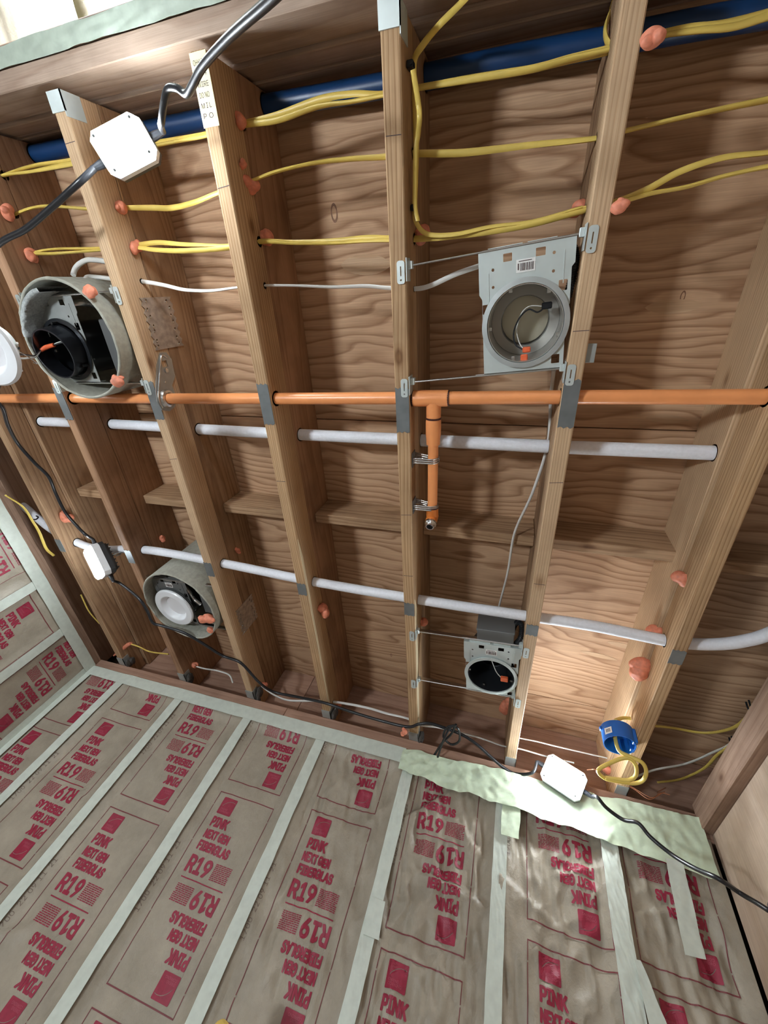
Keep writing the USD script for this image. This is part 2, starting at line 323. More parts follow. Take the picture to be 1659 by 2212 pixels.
obj('plate_board', bx((XL - .139, -3.5, 2.385), (XL + .001, YW + .13, ZB - .001), .002), 'plate_wood_side', wl)
obj('plate_board', bx((XL - .139, -3.5, 2.345), (XL - .002, YW + .13, 2.383), .002), 'plate_wood_side', wl)
rl = thing('rim_board', 'dark brown rim board standing on the left wall plate', 'rim board', (XL - .08, .6, ZB))
obj('board', bx((XL - .10, -.44, ZB), (XL - .062, YW + .09, ZP - .001), .002), 'plate_wood_side', rl)
wr = thing('wall_right', kind='structure')
tp = thing('top_plate', 'bluish brown plate along the top of the right wall, with stapled cables', 'plate', (.83, 0, 2.368))
obj('plate_board', bx((.765, -3.5, 2.368), (.905, YW - .004, 2.458), .003), 'plate_wood_side', tp)
for i, (a, b) in enumerate(((-3.5, -1.9), (-1.898, -.7), (-.698, .52), (.522, YW - .003))):
    obj('wall_panel', bx((XR, a, .01), (XR + .014, b, 2.366), .001), 'panel_wood', wr)
obj('sheathing', bx((XR + .10, -3.6, 0), (XR + .12, 2.06, 2.36)), 'dark_wood', wr)
obj('rim_board', bx((.985, -3.5, 2.40), (1.02, YW + .1, ZP - .001), .002), 'dark_wood', wr)
wb = thing('wall_back', kind='structure')      # wall behind the camera; doorway added to let in soft fill daylight
obj('wall_panel', bx((-2.3, -3.62, 0), (-1.75, -3.5, 2.7)), 'panel_wood', wb)
obj('wall_panel', bx((.45, -3.62, 0), (1.1, -3.5, 2.7)), 'panel_wood', wb)
obj('wall_panel', bx((-1.749, -3.62, 2.15), (.449, -3.5, 2.7)), 'panel_wood', wb)
# beam that the joists hang from, behind-above the camera
bm = thing('beam', 'heavy brown header beam of stacked boards across the top, carrying the joist ends', 'beam', (-.6, -.49, ZB))
obj('beam_board', bx((-2.14, -.509, ZB + .002), (.98, -.471, 2.555), .002), 'beam_wood', bm)
obj('beam_board', bx((-2.14, -.509, 2.557), (.98, -.462, 2.626), .002), 'beam_wood', bm)
obj('beam_board', bx((-2.14, -.509, 2.628), (.98, -.458, ZP - .001), .002), 'beam_wood', bm)
obj('beam_board', bx((-2.14, -.549, ZB + .004), (.98, -.511, ZP - .001), .002), 'beam_wood', bm)
# doubled header at E (right bay) and its blocking, blocking rows between the joists
BLK = [('L2', 'L1', 'small pale blocking piece in the leftmost bay, above the left tube'), ('L1', 'A', 'pale blocking board between the joists behind the black work light cable'),
       ('A', 'B', 'blocking board between the plated joist and the joist with the note'), ('B', 'C', 'dark-topped blocking board left of the orange drop pipe'),
       ('C', 'D', 'blocking board behind the end of the orange drop pipe'), ('D', 'E', 'wide knotty blocking board above the brightly lit plywood'), ('E', 'R', 'shadowed blocking board in the dark bay at the right edge')]
for a, b, lab in BLK:
    x0, x1 = JX[a], (JX[b] - JW if b in JX else .984)
    if a == 'L2': x0 += .022
    y = .718 if b != 'R' else .735
    obj('blocking', bx((x0 + .0005, y, 2.577), (x1 - .0005, y + .038, ZP - .0005), .002), 'cross_wood', None, lab, 'blocking', 'blocking between the joists')

# ------------------------------------------------------------------ joists, with every hole the pipes and cables need
JLAB = dict(L2='leftmost ceiling joist, next to the left wall, with a wider board on top', L1='ceiling joist that carries the left ends of both grey tubes',
            A='ceiling joist with two rusty mending plates and a steel pipe bracket', B='ceiling joist with the yellow handwritten note at its top end',
            C='ceiling joist beside the orange drop pipe', D='ceiling joist along the right side of the two bare light housings', E='rightmost ceiling joist, with the round blue box on its side')
JMAT = dict(L2=('joist_brown', 'joist_brown'), L1=('joist_red', 'joist_red'), A=('joist_pale', 'joist_brown'), B=('joist_honey', 'joist_red'), C=('joist_honey', 'joist_brown'), D=('joist_pale', 'joist_brown'), E=('joist_honey', 'joist_pale'))
def crossing(P, x):
    for a, b in zip(P[:-1], P[1:]):
        if (a[0] - x) * (b[0] - x) <= 0 and a[0] != b[0]: return a + (b - a) * (x - a[0]) / (b[0] - a[0])
NAILP = {'L1': [(.23, .345), (.905, .975)], 'A': [(.208, .332), (.905, .975)], 'B': [(.214, .335), (.935, .992)], 'C': [(.222, .343), (.945, 1.003)], 'D': [(.20, .315), (.952, 1.0)], 'E': [(.958, 1.016)], 'L2': [(.905, .975)]}
joist = {}
def toothed(x0, x1, y0, y1, z, h=.0016):
    n = 5; rg = random.Random(int(y0 * 1000)); top, bot = [], []
    for i in range(n + 1):
        x = x0 + (x1 - x0) * i / n
        top.append((x, y1 - (.004 if i % 2 else 0) + rg.uniform(-.001, .001))); bot.append((x, y0 + (.004 if i % 2 else 0)))
    return prism(sg.Polygon(bot + top[::-1]), h, t=(0, 0, z - h))
for j, x in JX.items():
    t = joist[j] = thing('ceiling_joist', JLAB[j], 'joist', (x - JW / 2, .63, ZB))
    y0, y1 = -.455, YW + .098
    lo = bx((x - JW, y0, ZB), (x, y1, ZF), .0025); up = bx((x - JW - (.012 if j == 'E' else 0), y0, ZF + .001), (x + (.022 if j == 'L2' else 0), y1, ZP - .0005), .002)
    for nm, (P, h) in RUN.items():
        c = crossing(catmull(P, 6), x - JW / 2)
        if c is None: continue
        if y0 < c[1] < y1:
            d = np.gradient(catmull(P, 6), axis=0)
            a = crossing(catmull(P, 6), x - JW - .03); b = crossing(catmull(P, 6), x + .03)
            if a is None or b is None: a, b = c - [.06, 0, 0], c + [.06, 0, 0]
            d = (b - a) / np.linalg.norm(b - a); v, f = cyl(c - d * .09, c + d * .09, h, 16)
            hole = m3.Manifold(m3.Mesh(v.astype(np.float32), f.astype(np.uint32)))
            lo, up = lo - hole, up - hole
    obj('lower_board', lo, JMAT[j][0], t); obj('upper_board', up, JMAT[j][1], t)
    for a, b in NAILP.get(j, []): obj('nail_plate', toothed(x - JW + .001, x - .001, a, b, ZB), 'nail_plate_grey', t, 'grey steel nail plate')
    # steel angle at the wall end, dark mastic beside it
    obj('hanger', MB(bx((x - JW - .002, YW - .055, ZB - .003), (x + .002, YW - .004, ZB), 0), bx((x, YW - .055, ZB - .003), (x + .002, YW + .02, ZB + .035), 0)), 'galvanised_mid', t, 'galvanised hanger at the wall end')
    if j != 'B': obj('hanger', MB(bx((x - JW - .002, -.453, ZB - .003), (x + .002, -.415, ZB), 0), bx((x, -.453, ZB - .003), (x + .002, -.405, ZB + .05), 0)), 'galvanised', t, 'galvanised hanger at the beam end')
    if j in ('L2', 'L1', 'A', 'B', 'C'):
        obj('mastic_smear', MB(blob((0, 0, 0), .021, int(-x * 100), 6)).move(np.diag([.45, 1.3, 1.0]), (x + .009, YW - .008, ZB + .022)), 'mastic', t, 'smear of dark mastic')
for j, ya, yb, h in (('B', .74, 1.70, .012), ('C', .93, 1.70, .030)):  # raw wane strips; the lamp-lit sliver is put into their colour and shape
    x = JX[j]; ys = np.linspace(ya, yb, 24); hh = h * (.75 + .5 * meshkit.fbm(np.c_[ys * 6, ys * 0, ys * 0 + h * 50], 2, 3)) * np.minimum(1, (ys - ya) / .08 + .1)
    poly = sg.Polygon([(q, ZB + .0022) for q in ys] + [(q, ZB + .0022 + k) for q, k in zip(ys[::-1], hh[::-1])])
    obj('cut_edge', prism(poly, .0012, np.array([[0, 0, 1], [1, 0, 0], [0, 1, 0]], float), (x - .0002, 0, 0)), 'lit_wane_wood', joist[j], 'pale raw wane strip along the lower edge, with lamp light painted in')
# pencil lines across the joist bottoms
for j, y in (('A', -.36), ('B', -.23), ('C', -.27), ('C', .60), ('D', -.40), ('D', .10), ('D', .46), ('D', .79), ('A', .47), ('B', .52), ('C', .83)):
    x = JX[j]; rr = rng.uniform(-.004, .004)
    obj('pencil_line', prism(sg.Polygon([(x - JW + .003, y), (x - .003, y + rr), (x - .003, y + rr + .0014), (x - JW + .003, y + .0014)]), .0003, t=(0, 0, ZB - .0003)), 'ink', joist[j], 'dark pencil line')
# mending plates on joist A
def mending(y0, y1, z0, z1, parent, skew=0.0, bent=False):
    x = JX['A']; rg = random.Random(int(z0 * 977 + y0 * 100)); pts = []
    n = 7
    for i in range(n * 2 + 1): pts.append((y0 + (y1 - y0) * i / (2 * n), z0 + (.010 if i % 2 else 0) * rg.uniform(.5, 1)))
    for i in range(n * 2 + 1): pts.append((y1 - (y1 - y0) * i / (2 * n), z1 - (.010 if i % 2 else 0) * rg.uniform(.5, 1)))
    poly = sg.Polygon(pts).buffer(0)
    holes, heads = [], MB()
    for i in range(14):
        y = y0 + (y1 - y0) * (.07 + .86 * (i % 7) / 6) + rg.uniform(-.004, .004); z = (z0 + .02 if i < 7 else z1 - .02) + rg.uniform(-.006, .006)
        poly = poly.difference(sg.Point(y, z).buffer(.0035, 8))
        heads.add(cyl((x + .001, y + .003, z - .003), (x + .005, y + .004, z - .003), .0028, 8))
    if getattr(poly, 'geoms', None): poly = max(poly.geoms, key=lambda g: g.area)
    R = np.array([[0, 0, 1], [1, 0, 0], [0, 1, 0]], float)       # polygon (y, z) onto the joist's side
    p = obj('mending_plate', prism(poly, .0022, R, (x + .0008, 0, 0)), 'steel_rusty', parent, 'rusty steel mending plate')
    sub('nail_head', heads, 'steel_shiny', p)
mending(-.02, .125, 2.475, 2.60, joist['A']); mending(1.20, 1.34, 2.475, 2.60, joist['A'])
# note on joist B
nt = thing('note', 'yellow paper note with handwriting on a joist end, behind the shiny cable', 'note', (JX['B'] - .019, -.40, ZB - .001))
nx = JX['B'] - JW / 2
obj('paper', bx((nx - .020, -.452, ZB - .0012), (nx + .021, -.335, ZB - .0004), 0), 'note_yellow', nt)
wr_ = MB()
for k, s in enumerate(('OHHLIR', 'UTTATA', 'WIRE', 'DO NO', 'M I L', 'P O')):
    v, f = text_poly(s, .0085, .028 - .003 * (k > 2), bold=False); v3 = np.c_[v[:, 0] - .014, -v[:, 1], np.zeros(len(v))]
    wr_.add((v3 + [nx, -.432 + k * .0165, ZB - .0014], f[:, ::-1]))
obj('handwriting', wr_, 'ink', nt)

# ------------------------------------------------------------------ insulation: kraft-faced batts with red print, tape over the studs
def print_block():
    """One printed panel, centred on its middle rule: upright half and the same turned upside down."""
    V, F, n = {'print_red': [], 'print_line': [], 'print_pale': []}, {'print_red': [], 'print_line': [], 'print_pale': []}, {}
    def put(k, v, f, dx=0, dy=0):
        v = np.asarray(v, float) + [dx, dy]; f = np.asarray(f)
        for s in (1, -1):
            m = sum(len(q) for q in V[k]); V[k].append(v * s); F[k].append(f + m)
    logo = sg.box(-.090, .199, -.030, .257).buffer(-.003).buffer(.003)
    arc = sg.Point(-.045, .205).buffer(.042, 24).difference(sg.Point(-.0446, .2046).buffer(.0410, 24)).intersection(sg.box(-.086, .226, -.034, .26))
    put('print_red', *flat(logo.difference(arc)))
    for s, y, w in (('OWENS', .214, .030), ('CORNING', .206, .040)):
        v, f = text_poly(s, .0062, w, bold=False); put('print_pale', v, f, -.082, y)
    for s, y, h, w in (('PINK', .157, .029, .072), ('NEXT GEN', .119, .024, .104), ('FIBERGLAS', .082, .025, .130), ('R19', .017, .045, .092)):
        v, f = text_poly(s, h, w, grow=.0014); put('print_red', v, f, -.088, y)
    rg = random.Random(5)
    for i in range(10):
        y = .063 - i * .0048; x = .014
        while x < .078:
            w = min(rg.uniform(.006, .016), .082 - x); put('print_red', *flat(sg.box(x, y - .0026, x + w, y)), ); x += w + .0018
    put('print_red', *flat(sg.box(-.086, -.0016, .086, 0)))
    put('print_line', *flat(sg.box(-.1225, .2688, .1225, .2722)))
    y = 0.0
    while y < .268:
        L = rg.uniform(.05, .12)
        put('print_line', *flat(sg.box(-.1225, y, -.1203, min(y + L, .2722)))); put('print_line', *flat(sg.box(.1203, y, .1225, min(y + L, .2722)))); y += L + (.004 if rg.random() < .5 else 0)
    out = {}
    for k in V:
        v, f = np.vstack(V[k]), np.vstack(F[k])
        v3, f = trimesh.remesh.subdivide_to_size(np.c_[v, np.zeros(len(v))], f, .0105)
        out[k] = (v3[:, :2], f)
    return out
BLOCK = print_block()
STAMP = text_poly('1700  22 09 11  21', .013, .20, bold=False)
def clip_strip(v, f, lo, hi):
    """Keeps the triangles inside the paper strip (u between lo[0], hi[0] and v between lo[1], hi[1])."""
    ok = ((v >= lo) & (v <= hi)).all(1); return v, f[ok[f].all(1)]
def batt(label, O, U, V, N, w, v0, v1, rules, boxoff=0.0, amp=.002, seed=0, depth=.020, folds=(), wr=(10, 4), step=.010, stamp=True, group=None, edge=.06):
    """Paper face of one batt between two studs: sunk between its stapled edges, creased, printed."""
    O, U, V, N = (np.asarray(q, float) for q in (O, U, V, N))
    nu, nv = max(8, int(w / step)), int((v1 - v0) / step * .8)
    u = np.linspace(0, w, nu + 1); vv = np.linspace(v0, v1, nv + 1); gu, gv = np.meshgrid(u, vv, indexing='ij')
    e = np.minimum(gu, w - gu) / edge; e = np.clip(e, 0, 1); e = e * e * (3 - 2 * e)
    top = np.clip((v1 - gv) / .07, 0, 1); e2 = e * top * top * (3 - 2 * top)
    p = np.stack([gu * wr[0] + seed * 7.3, gv * wr[1], np.full_like(gu, seed * 1.9)], -1)
    r1 = 1 - np.abs(2 * meshkit.fbm(p, 3, seed) - 1); r2 = meshkit.fbm(np.stack([gu * 5 + seed, gv * 3, gu * 0], -1), 2, seed + 9) - .5
    r3 = 1 - np.abs(2 * meshkit.noise(np.stack([gu * wr[0] * 2.1 + gv * 9, gv * wr[1] * 2.6 - gu * 11, gu * 0 + seed], -1), seed + 3) - 1)
    r4 = 1 - np.abs(2 * meshkit.noise(np.stack([gu * 34 + gv * 6, gv * 9 - gu * 8, gu * 0 + seed * 3], -1), seed + 31) - 1)
    H = -depth * e2 + (amp * 3.2 * (r1 - .75) + amp * 5 * r2 + amp * 1.5 * (r3 - .6) + amp * 1.7 * (r4 - .6) * (amp > .003)) * np.clip(e2 + .12, 0, 1)
    for (fv, fu, fw, A, L, sl) in folds:                      # hanging folds: sharp upper lip, fading downwards
        q = (fv + sl * (gu - fu)) - gv
        H += A * np.where(q > 0, np.exp(-q / L), np.exp(q / .006)) * np.exp(-((gu - fu) / fw) ** 4)
    def height(a, b):
        x = np.clip(a / w * nu, 0, nu - 1e-6); y = np.clip((b - v0) / (v1 - v0) * nv, 0, nv - 1e-6); i, j = x.astype(int), y.astype(int); s, t = x - i, y - j
        return H[i, j] * (1 - s) * (1 - t) + H[i + 1, j] * s * (1 - t) + H[i, j + 1] * (1 - s) * t + H[i + 1, j + 1] * s * t
    def place(a, b, off): return O + np.outer(a, U) + np.outer(b, V) + np.outer(height(a, b) + off, N)
    pts = place(gu.ravel(), gv.ravel(), 0.0)
    idx = np.arange((nu + 1) * (nv + 1)).reshape(nu + 1, nv + 1); a, b, c, d = idx[:-1, :-1], idx[1:, :-1], idx[1:, 1:], idx[:-1, 1:]
    q = np.stack([a, b, c, d], -1).reshape(-1, 4)
    if np.cross(U, V) @ N < 0: q = q[:, ::-1]
    t = thing('insulation_batt', label, 'insulation', O + U * w / 2 + V * v0, group)
    obj('kraft_facing', (pts, q), 'kraft_paper', t, smooth=True)
    fl = np.cross(U, V) @ N > 0; off_ = (.0013, .0017) if amp < .003 else (.0021, .0026)
    for r in rules:
        for k, (bv, bf) in BLOCK.items():
            v2, f2 = clip_strip(bv + [w / 2 + boxoff, r], bf, (.004, v0 + .005), (w - .004, v1 - .004))
            if not len(f2): continue
            used, inv = np.unique(f2, return_inverse=True); v2 = v2[used]; inv = inv.reshape(-1, 3)
            obj({'print_red': 'red_print', 'print_line': 'border_print', 'print_pale': 'emblem_lettering'}[k], (place(v2[:, 0], v2[:, 1], off_[0] if k != 'print_pale' else off_[1]), inv if fl else inv[:, ::-1]), k, t,
                {'print_red': 'red printed lettering', 'print_line': 'dark red border lines', 'print_pale': 'pale lettering in the red emblem'}[k])
    if stamp:
        sv, sf = STAMP
        for r in rules:
            v2 = np.c_[.034 - sv[:, 1], sv[:, 0] + r - .12]; v2, f2 = clip_strip(v2, sf, (.004, v0 + .005), (w - .004, v1 - .004))
            if len(f2):
                used, inv = np.unique(f2, return_inverse=True); v2 = v2[used]; obj('date_stamp', (place(v2[:, 0], v2[:, 1], .0013), inv.reshape(-1, 3)), 'print_grey', t, 'grey printed date code')
    return t
def rules(z, lo=.3, hi=2.6, p=.59):
    z = z - p * math.floor((z - lo) / p); out = []
    while z < hi: out.append(z); z += p
    return out
BX = [XL] + STUDX + [XR - .01]
BR = [1.76, 1.889, 1.594, 1.763, 1.802, 1.516, 1.655, 1.655]
BO = [.01, -.005, -.013, -.002, -.002, -.018, .033, .001]
BLAB = ['narrow printed paper batt at the left corner of the far wall', 'printed paper batt second from the left corner on the far wall', 'printed paper batt third from the left corner on the far wall',
        'printed paper batt fourth from the left corner on the far wall', 'printed paper batt below the joist with the yellow note, creased down its right side', 'badly crumpled printed paper batt with a torn fold under the bright tape',
        'wrinkled printed paper batt under the right work light', 'bluish crumpled paper batt in the right corner with loose tape on it']
BA = [.0018, .0020, .0020, .0026, .0048, .0078, .0070, .0066]
FOLD = {1: [(1.86, .30, .06, .012, .05, -.5)], 2: [(1.49, .06, .06, .016, .05, .4)], 5: [(1.985, .22, .12, .020, .07, -.15), (2.20, .10, .07, .022, .10, .9), (2.14, .27, .06, .014, .08, -.8)], 6: [(2.02, .10, .12, .012, .06, -.4), (2.15, .26, .08, .012, .08, .4)], 7: [(2.1, .1, .1, .012, .12, .3)]}
for i in range(8):
    batt(BLAB[i], (BX[i], YW, 0), (1, 0, 0), (0, 0, 1), (0, -1, 0), BX[i + 1] - BX[i], .04, 2.352, rules(BR[i]), BO[i], BA[i], i + 1, depth=.022 if i else .012, folds=FOLD.get(i, ()), wr=(9, 3) if i < 4 else (11, 4), step=.011 if i < 4 else .0062)
LY = [-.47, -.07, .32, .72, 1.125, 1.422, YW]
LR = [1.7, 1.9, 1.55, 1.72, 2.035, 2.20]
LLAB = ['printed paper batt on the left wall, sixth from the far corner', 'printed paper batt on the left wall, fifth from the far corner', 'printed paper batt on the left wall, fourth from the far corner', 'mostly blank paper batt on the left wall at the picture edge', 'paper batt on the left wall with the red emblem near its top', 'narrow paper batt on the left wall beside the far corner']
for i in range(6):
    batt(LLAB[i], (XL, LY[i], 0), (0, 1, 0), (0, 0, 1), (1, 0, 0), LY[i + 1] - LY[i], .04, 2.352, rules(LR[i]), 0 if i < 4 else .005, .0012, i + 21, depth=.016, step=.013)
def tape(label, P0, P1, wdir, N, width, amp=.0008, seed=0, off=.0025, m='seam_tape', ragged=.002, sag=None, group='tape strips', cat='tape', nseg=None):
    """A strip of tape from P0 to P1; width may be a function of the fraction along it."""
    P0, P1, wdir, N = (np.asarray(q, float) for q in (P0, P1, wdir, N)); L = np.linalg.norm(P1 - P0); n = nseg or max(10, int(L / .02)); k = 6 if not nseg else 18
    s = np.linspace(0, 1, n + 1); t = np.linspace(-.5, .5, k + 1); S, T = np.meshgrid(s, t, indexing='ij')
    wd = np.array([width(q) if callable(width) else width for q in s])[:, None]
    rag = (meshkit.fbm(np.stack([S * L * 14, T * 3, S * 0 + seed], -1), 2, seed) - .5) * ragged * 2 * (np.abs(T) > .45)
    wr = 1 - np.abs(2 * meshkit.fbm(np.stack([S * L * 22 + T * 2, T * 2.2 - S * L * 6, S * 0 + seed * 2.7], -1), 3, seed + 5) - 1)
    h = off + amp * 3 * (wr - .5) + np.abs(amp) * 1.5
    P = P0 + S[..., None] * (P1 - P0) + ((T * wd + rag)[..., None]) * wdir + h[..., None] * N
    idx = np.arange((n + 1) * (k + 1)).reshape(n + 1, k + 1); q = np.stack([idx[:-1, :-1], idx[1:, :-1], idx[1:, 1:], idx[:-1, 1:]], -1).reshape(-1, 4)
    if np.cross(P1 - P0, wdir) @ N < 0: q = q[:, ::-1]
    top = P.reshape(-1, 3); M = len(top); rim = np.r_[idx[:, 0], idx[-1, 1:], idx[::-1, -1][1:], idx[0, ::-1][1:-1]]
    if np.cross(P1 - P0, wdir) @ N < 0: rim = rim[::-1]
    side = np.stack([rim, rim + M, np.roll(rim, -1) + M, np.roll(rim, -1)], -1)
    return obj('seam_tape', (np.vstack([top, top - N * .0006]), np.vstack([q, side[:, ::-1], (q + M)[:, ::-1]])), m, None, label, cat, group, smooth=40)
TL = ['seam tape over the first stud from the left corner of the far wall', 'seam tape over the second stud from the left corner of the far wall', 'seam tape over the third stud from the left corner of the far wall', 'seam tape over the fourth stud from the left corner of the far wall',
      'seam tape left of the crumpled batt, over the fifth stud', 'seam tape right of the crumpled batt, over the sixth stud', 'wrinkled seam tape left of the corner batt at the right']
for i, x in enumerate(STUDX):
    tape(TL[i], (x, YW, .02), (x + (0, 0, 0, 0, .006, 0, .0)[i], YW, 2.335), (1, 0, 0), (0, -1, 0), .045 if i < 6 else .055, .0004 if i < 4 else (.0009 if i < 6 else .0022), i + 3, off=.0045, nseg=None if i < 4 else 300)
tape('smooth horizontal seam tape along the top of the far wall, left half', (XL + .004, YW - .002, 2.355), (-.30, YW - .002, 2.352), (0, 0, 1), (0, -1, 0), lambda q: .052 + .012 * q, .0006, 31, off=.005)
tape('wide crinkled horizontal seam tape along the top of the far wall, right half', (-.31, YW - .003, 2.328), (XR - .03, YW - .003, 2.315), (0, 0, 1), (0, -1, 0), lambda q: .085 + .10 * q, .0048, 33, off=.012, m='seam_tape_green', ragged=.016, nseg=170)
tape('horizontal seam tape along the top of the left wall', (XL + .002, -.5, 2.362), (XL + .002, YW - .004, 2.362), (0, 0, 1), (1, 0, 0), .056, .0006, 35, off=.005)
for y, lab in ((1.422, 'seam tape on the left wall nearest the far corner'), (1.125, 'seam tape on the left wall second from the far corner'), (.72, 'seam tape on the left wall third from the far corner'), (.32, 'seam tape on the left wall fourth from the far corner'), (-.07, 'seam tape on the left wall fifth from the far corner')):
    tape(lab, (XL, y, .02), (XL, y, 2.336), (0, 1, 0), (1, 0, 0), .046, .0005, int(y * 10) + 41, off=.0045)
tape('vertical tape in the left corner, on the far wall', (XL + .02, YW - .001, .02), (XL + .02, YW - .001, 2.335), (1, 0, 0), (0, -1, 0), .036, .0005, 47, off=.003)
tape('vertical tape in the left corner, on the left wall', (XL + .001, YW - .02, .02), (XL + .001, YW - .02, 2.335), (0, 1, 0), (1, 0, 0), .036, .0005, 48, off=.003)
tape('loose tape end hanging over the corner batt, upper piece', ony(1545 - 90, 1860, YW - .02), ony(1500, 2070, YW - .012), (1, 0, .1), (0, -1, 0), .052, .002, 51, off=.004, ragged=.004)
tape('short curled tape end beside the right stud tape', ony(1375, 2075, YW - .01), ony(1425, 2230, YW - .01), (1, 0, .1), (0, -1, 0), lambda q: .018 + .03 * q, .002, 52, off=.003, ragged=.004)
tape('tape patch bridging a stud tape beside the crumpled batt', (-.270, YW - .003, 1.885), (-.262, YW - .003, 1.795), (1, 0, 0), (0, -1, 0), .052, .0012, 53, off=.006, ragged=.003)
tape('folded tape scrap at the upper right of the crumpled batt', (.135, YW - .004, 2.30), (.128, YW - .004, 2.17), (1, 0, 0), (0, -1, 0), .062, .003, 54, off=.006, m='seam_tape_green', ragged=.006)
# paper ceiling behind the beam, glaring where a lamp stands close to it
CX = [-2.08, -1.62, -1.22, -.82, -.42, -.02, .38, .765]
for i in range(7):
    batt(['kraft batt of the low ceiling behind the beam, at the left wall', 'glaring kraft batt behind the beam at the upper left', 'overexposed kraft batt behind the beam, right of the green tape end', 'kraft batt behind the beam above the cable', 'kraft batt behind the beam, third from the right wall', 'kraft batt behind the beam, second from the right wall', 'kraft batt behind the beam at the right wall'][i],
         (CX[i], -3.5, 2.635), (1, 0, 0), (0, 1, 0), (0, 0, -1), CX[i + 1] - CX[i], 0, 2.945, [], 0, .006, 60 + i, depth=.012, step=.014, stamp=False, group=None)
for i in range(1, 7):
    tape(['tape end on the low ceiling behind the beam, at the upper left edge', 'tape on the low ceiling behind the beam, over the glare', 'tape on the low ceiling behind the beam, fourth from the right wall', 'tape on the low ceiling behind the beam, third from the right wall', 'tape on the low ceiling behind the beam, second from the right wall', 'tape on the low ceiling behind the beam, nearest the right wall'][i - 1],
         (CX[i], -3.4, 2.633), (CX[i] + .06, -.552, 2.631), (1, 0, 0), (0, 0, -1), .05, .0012, 70 + i, off=.022, m='seam_tape_green')
tape('green tape along the underside of the beam', (XL + .02, -.526, ZB + .0035), (.76, -.526, ZB + .0035), (0, 1, 0), (0, 0, -1), .036, .0012, 77, off=.003, m='seam_tape_shaded', ragged=.004)

# ------------------------------------------------------------------ pipes
sp, _ = RUN['sprinkler']
pipe = thing('sprinkler_pipe', 'long straight orange plastic pipe running across all the joists', 'pipe', sp[4])
obj('pipe', tube(sp, .0165, 20, smooth=3), 'orange_plastic', pipe, smooth=50)
cC = crossing(sp, JX['C'] + .015)
tee = thing('sprinkler_drop', 'orange tee with drop pipe and threaded steel outlet beside a joist', 'pipe', cC)
ty, tz = cC[1], cC[2]; tx = float(onz(937, 900, tz)[0])
d0 = np.array([tx, ty, tz])
ax = (crossing(sp, .1) - crossing(sp, -.25)); ax /= np.linalg.norm(ax); dn = np.array([0, 1, 0.])
ex, ey = float(onz(934, 1128, 2.455)[0]), float(onz(934, 1115, 2.455)[1])
end = np.array([ex, ey, 2.452]); dn = (end - d0) / np.linalg.norm(end - d0); LD = np.linalg.norm(end - d0)
xa, xb = onz(893, 860, tz)[0], onz(969, 860, tz)[0]
pa, pb = d0 + ax * (xa - tx), d0 + ax * (xb - tx)
obj('tee', MB(tube([pa, pa + ax * .004, pb - ax * .004, pb], [.0195, .0212, .0212, .0195], 22, smooth=0), tube([d0 + dn * .01, d0 + dn * .052], .0195, 22, smooth=0)), 'orange_plastic', tee, smooth=50)
obj('cement_ring', MB(tube([pa - ax * .0025, pa + ax * .0012], .0198, 20, smooth=0), tube([pb - ax * .0012, pb + ax * .0025], .0198, 20, smooth=0), tube([d0 + dn * .050, d0 + dn * .055], .0202, 20, smooth=0), tube([d0 + dn * (LD - .035), d0 + dn * (LD - .031)], .0188, 20, smooth=0)), 'cement_dark', tee, 'dark cement smeared at the joints')
obj('coupling', tube([d0 + dn * .055, d0 + dn * .060, d0 + dn * .098, d0 + dn * .108, d0 + dn * .125], [.0195, .0208, .0208, .0193, .0188], 22, smooth=0), 'orange_plastic', tee, smooth=40)
obj('drop_pipe', tube([d0 + dn * .05, end - dn * .02], .0145, 20, smooth=0), 'orange_plastic', tee, smooth=50)
elb = obj('elbow', MB(tube([end - dn * .032, end - dn * .004], .0182, 22, smooth=0), tube([end + [0, 0, .012], end + [0, .006, -.012], end + [0, .009, -.022]], .0175, 22, smooth=3)), 'orange_dark', tee, smooth=50)
o = end + [0, .009, -.022]; od = np.array([0, .25, -1.]); od /= np.linalg.norm(od); Ro = frame(od, (1, 0, 0))
rg_ = MB(lathe([(.010, -.004), (.0175, -.004), (.0175, .006), (.0135, .012), (.0125, .018), (.0095, .018)], 24)).move(Ro, o)
obj('threaded_outlet', rg_, 'steel_shiny', tee, 'shiny threaded steel outlet', smooth=30)
obj('outlet_bore', MB(lathe([(0.0001, .004), (.0098, .004), (.0098, .005), (.0001, .005)], 20)).move(Ro, o), 'black_metal', tee)
cl = MB()
for py in (993, 1093):
    c = d0 + dn * (onz(938, py, (tz + 2.452) / 2)[1] - d0[1])
    lab = 'upper steel strap clip holding the orange drop pipe' if py < 1000 else 'lower steel strap clip holding the orange drop pipe'
    t = thing('pipe_clip', lab, 'clip', c)
    xj = JX['C'] + .001
    obj('strap', MB(*[tube([(xj, c[1] - .006, c[2] + .004 + s), (xj, c[1] + .010, c[2] - .004 + s), (xj + .006, c[1] + dy, c[2] - .017), (c[0] - .012, c[1] + dy, c[2] - .0175), (c[0], c[1] + dy, c[2] - .0165), (c[0] + .013, c[1] + dy, c[2] - .008), (c[0] + .0155, c[1] + dy, c[2] + .004), (c[0] + .006, c[1] + dy, c[2] + .016), (c[0] - .012, c[1] + dy, c[2] + .012), (xj, c[1] + dy - .004, c[2] + .02)], .0024, 8, smooth=5) for dy, s in ((-.006, 0), (0, .001), (.006, 0))]), 'steel_shiny', t, smooth=50)
    obj('foot', bx((xj, c[1] - .022, c[2] - .02), (xj + .0018, c[1] + .022, c[2] + .016)), 'galvanised_dark', t)
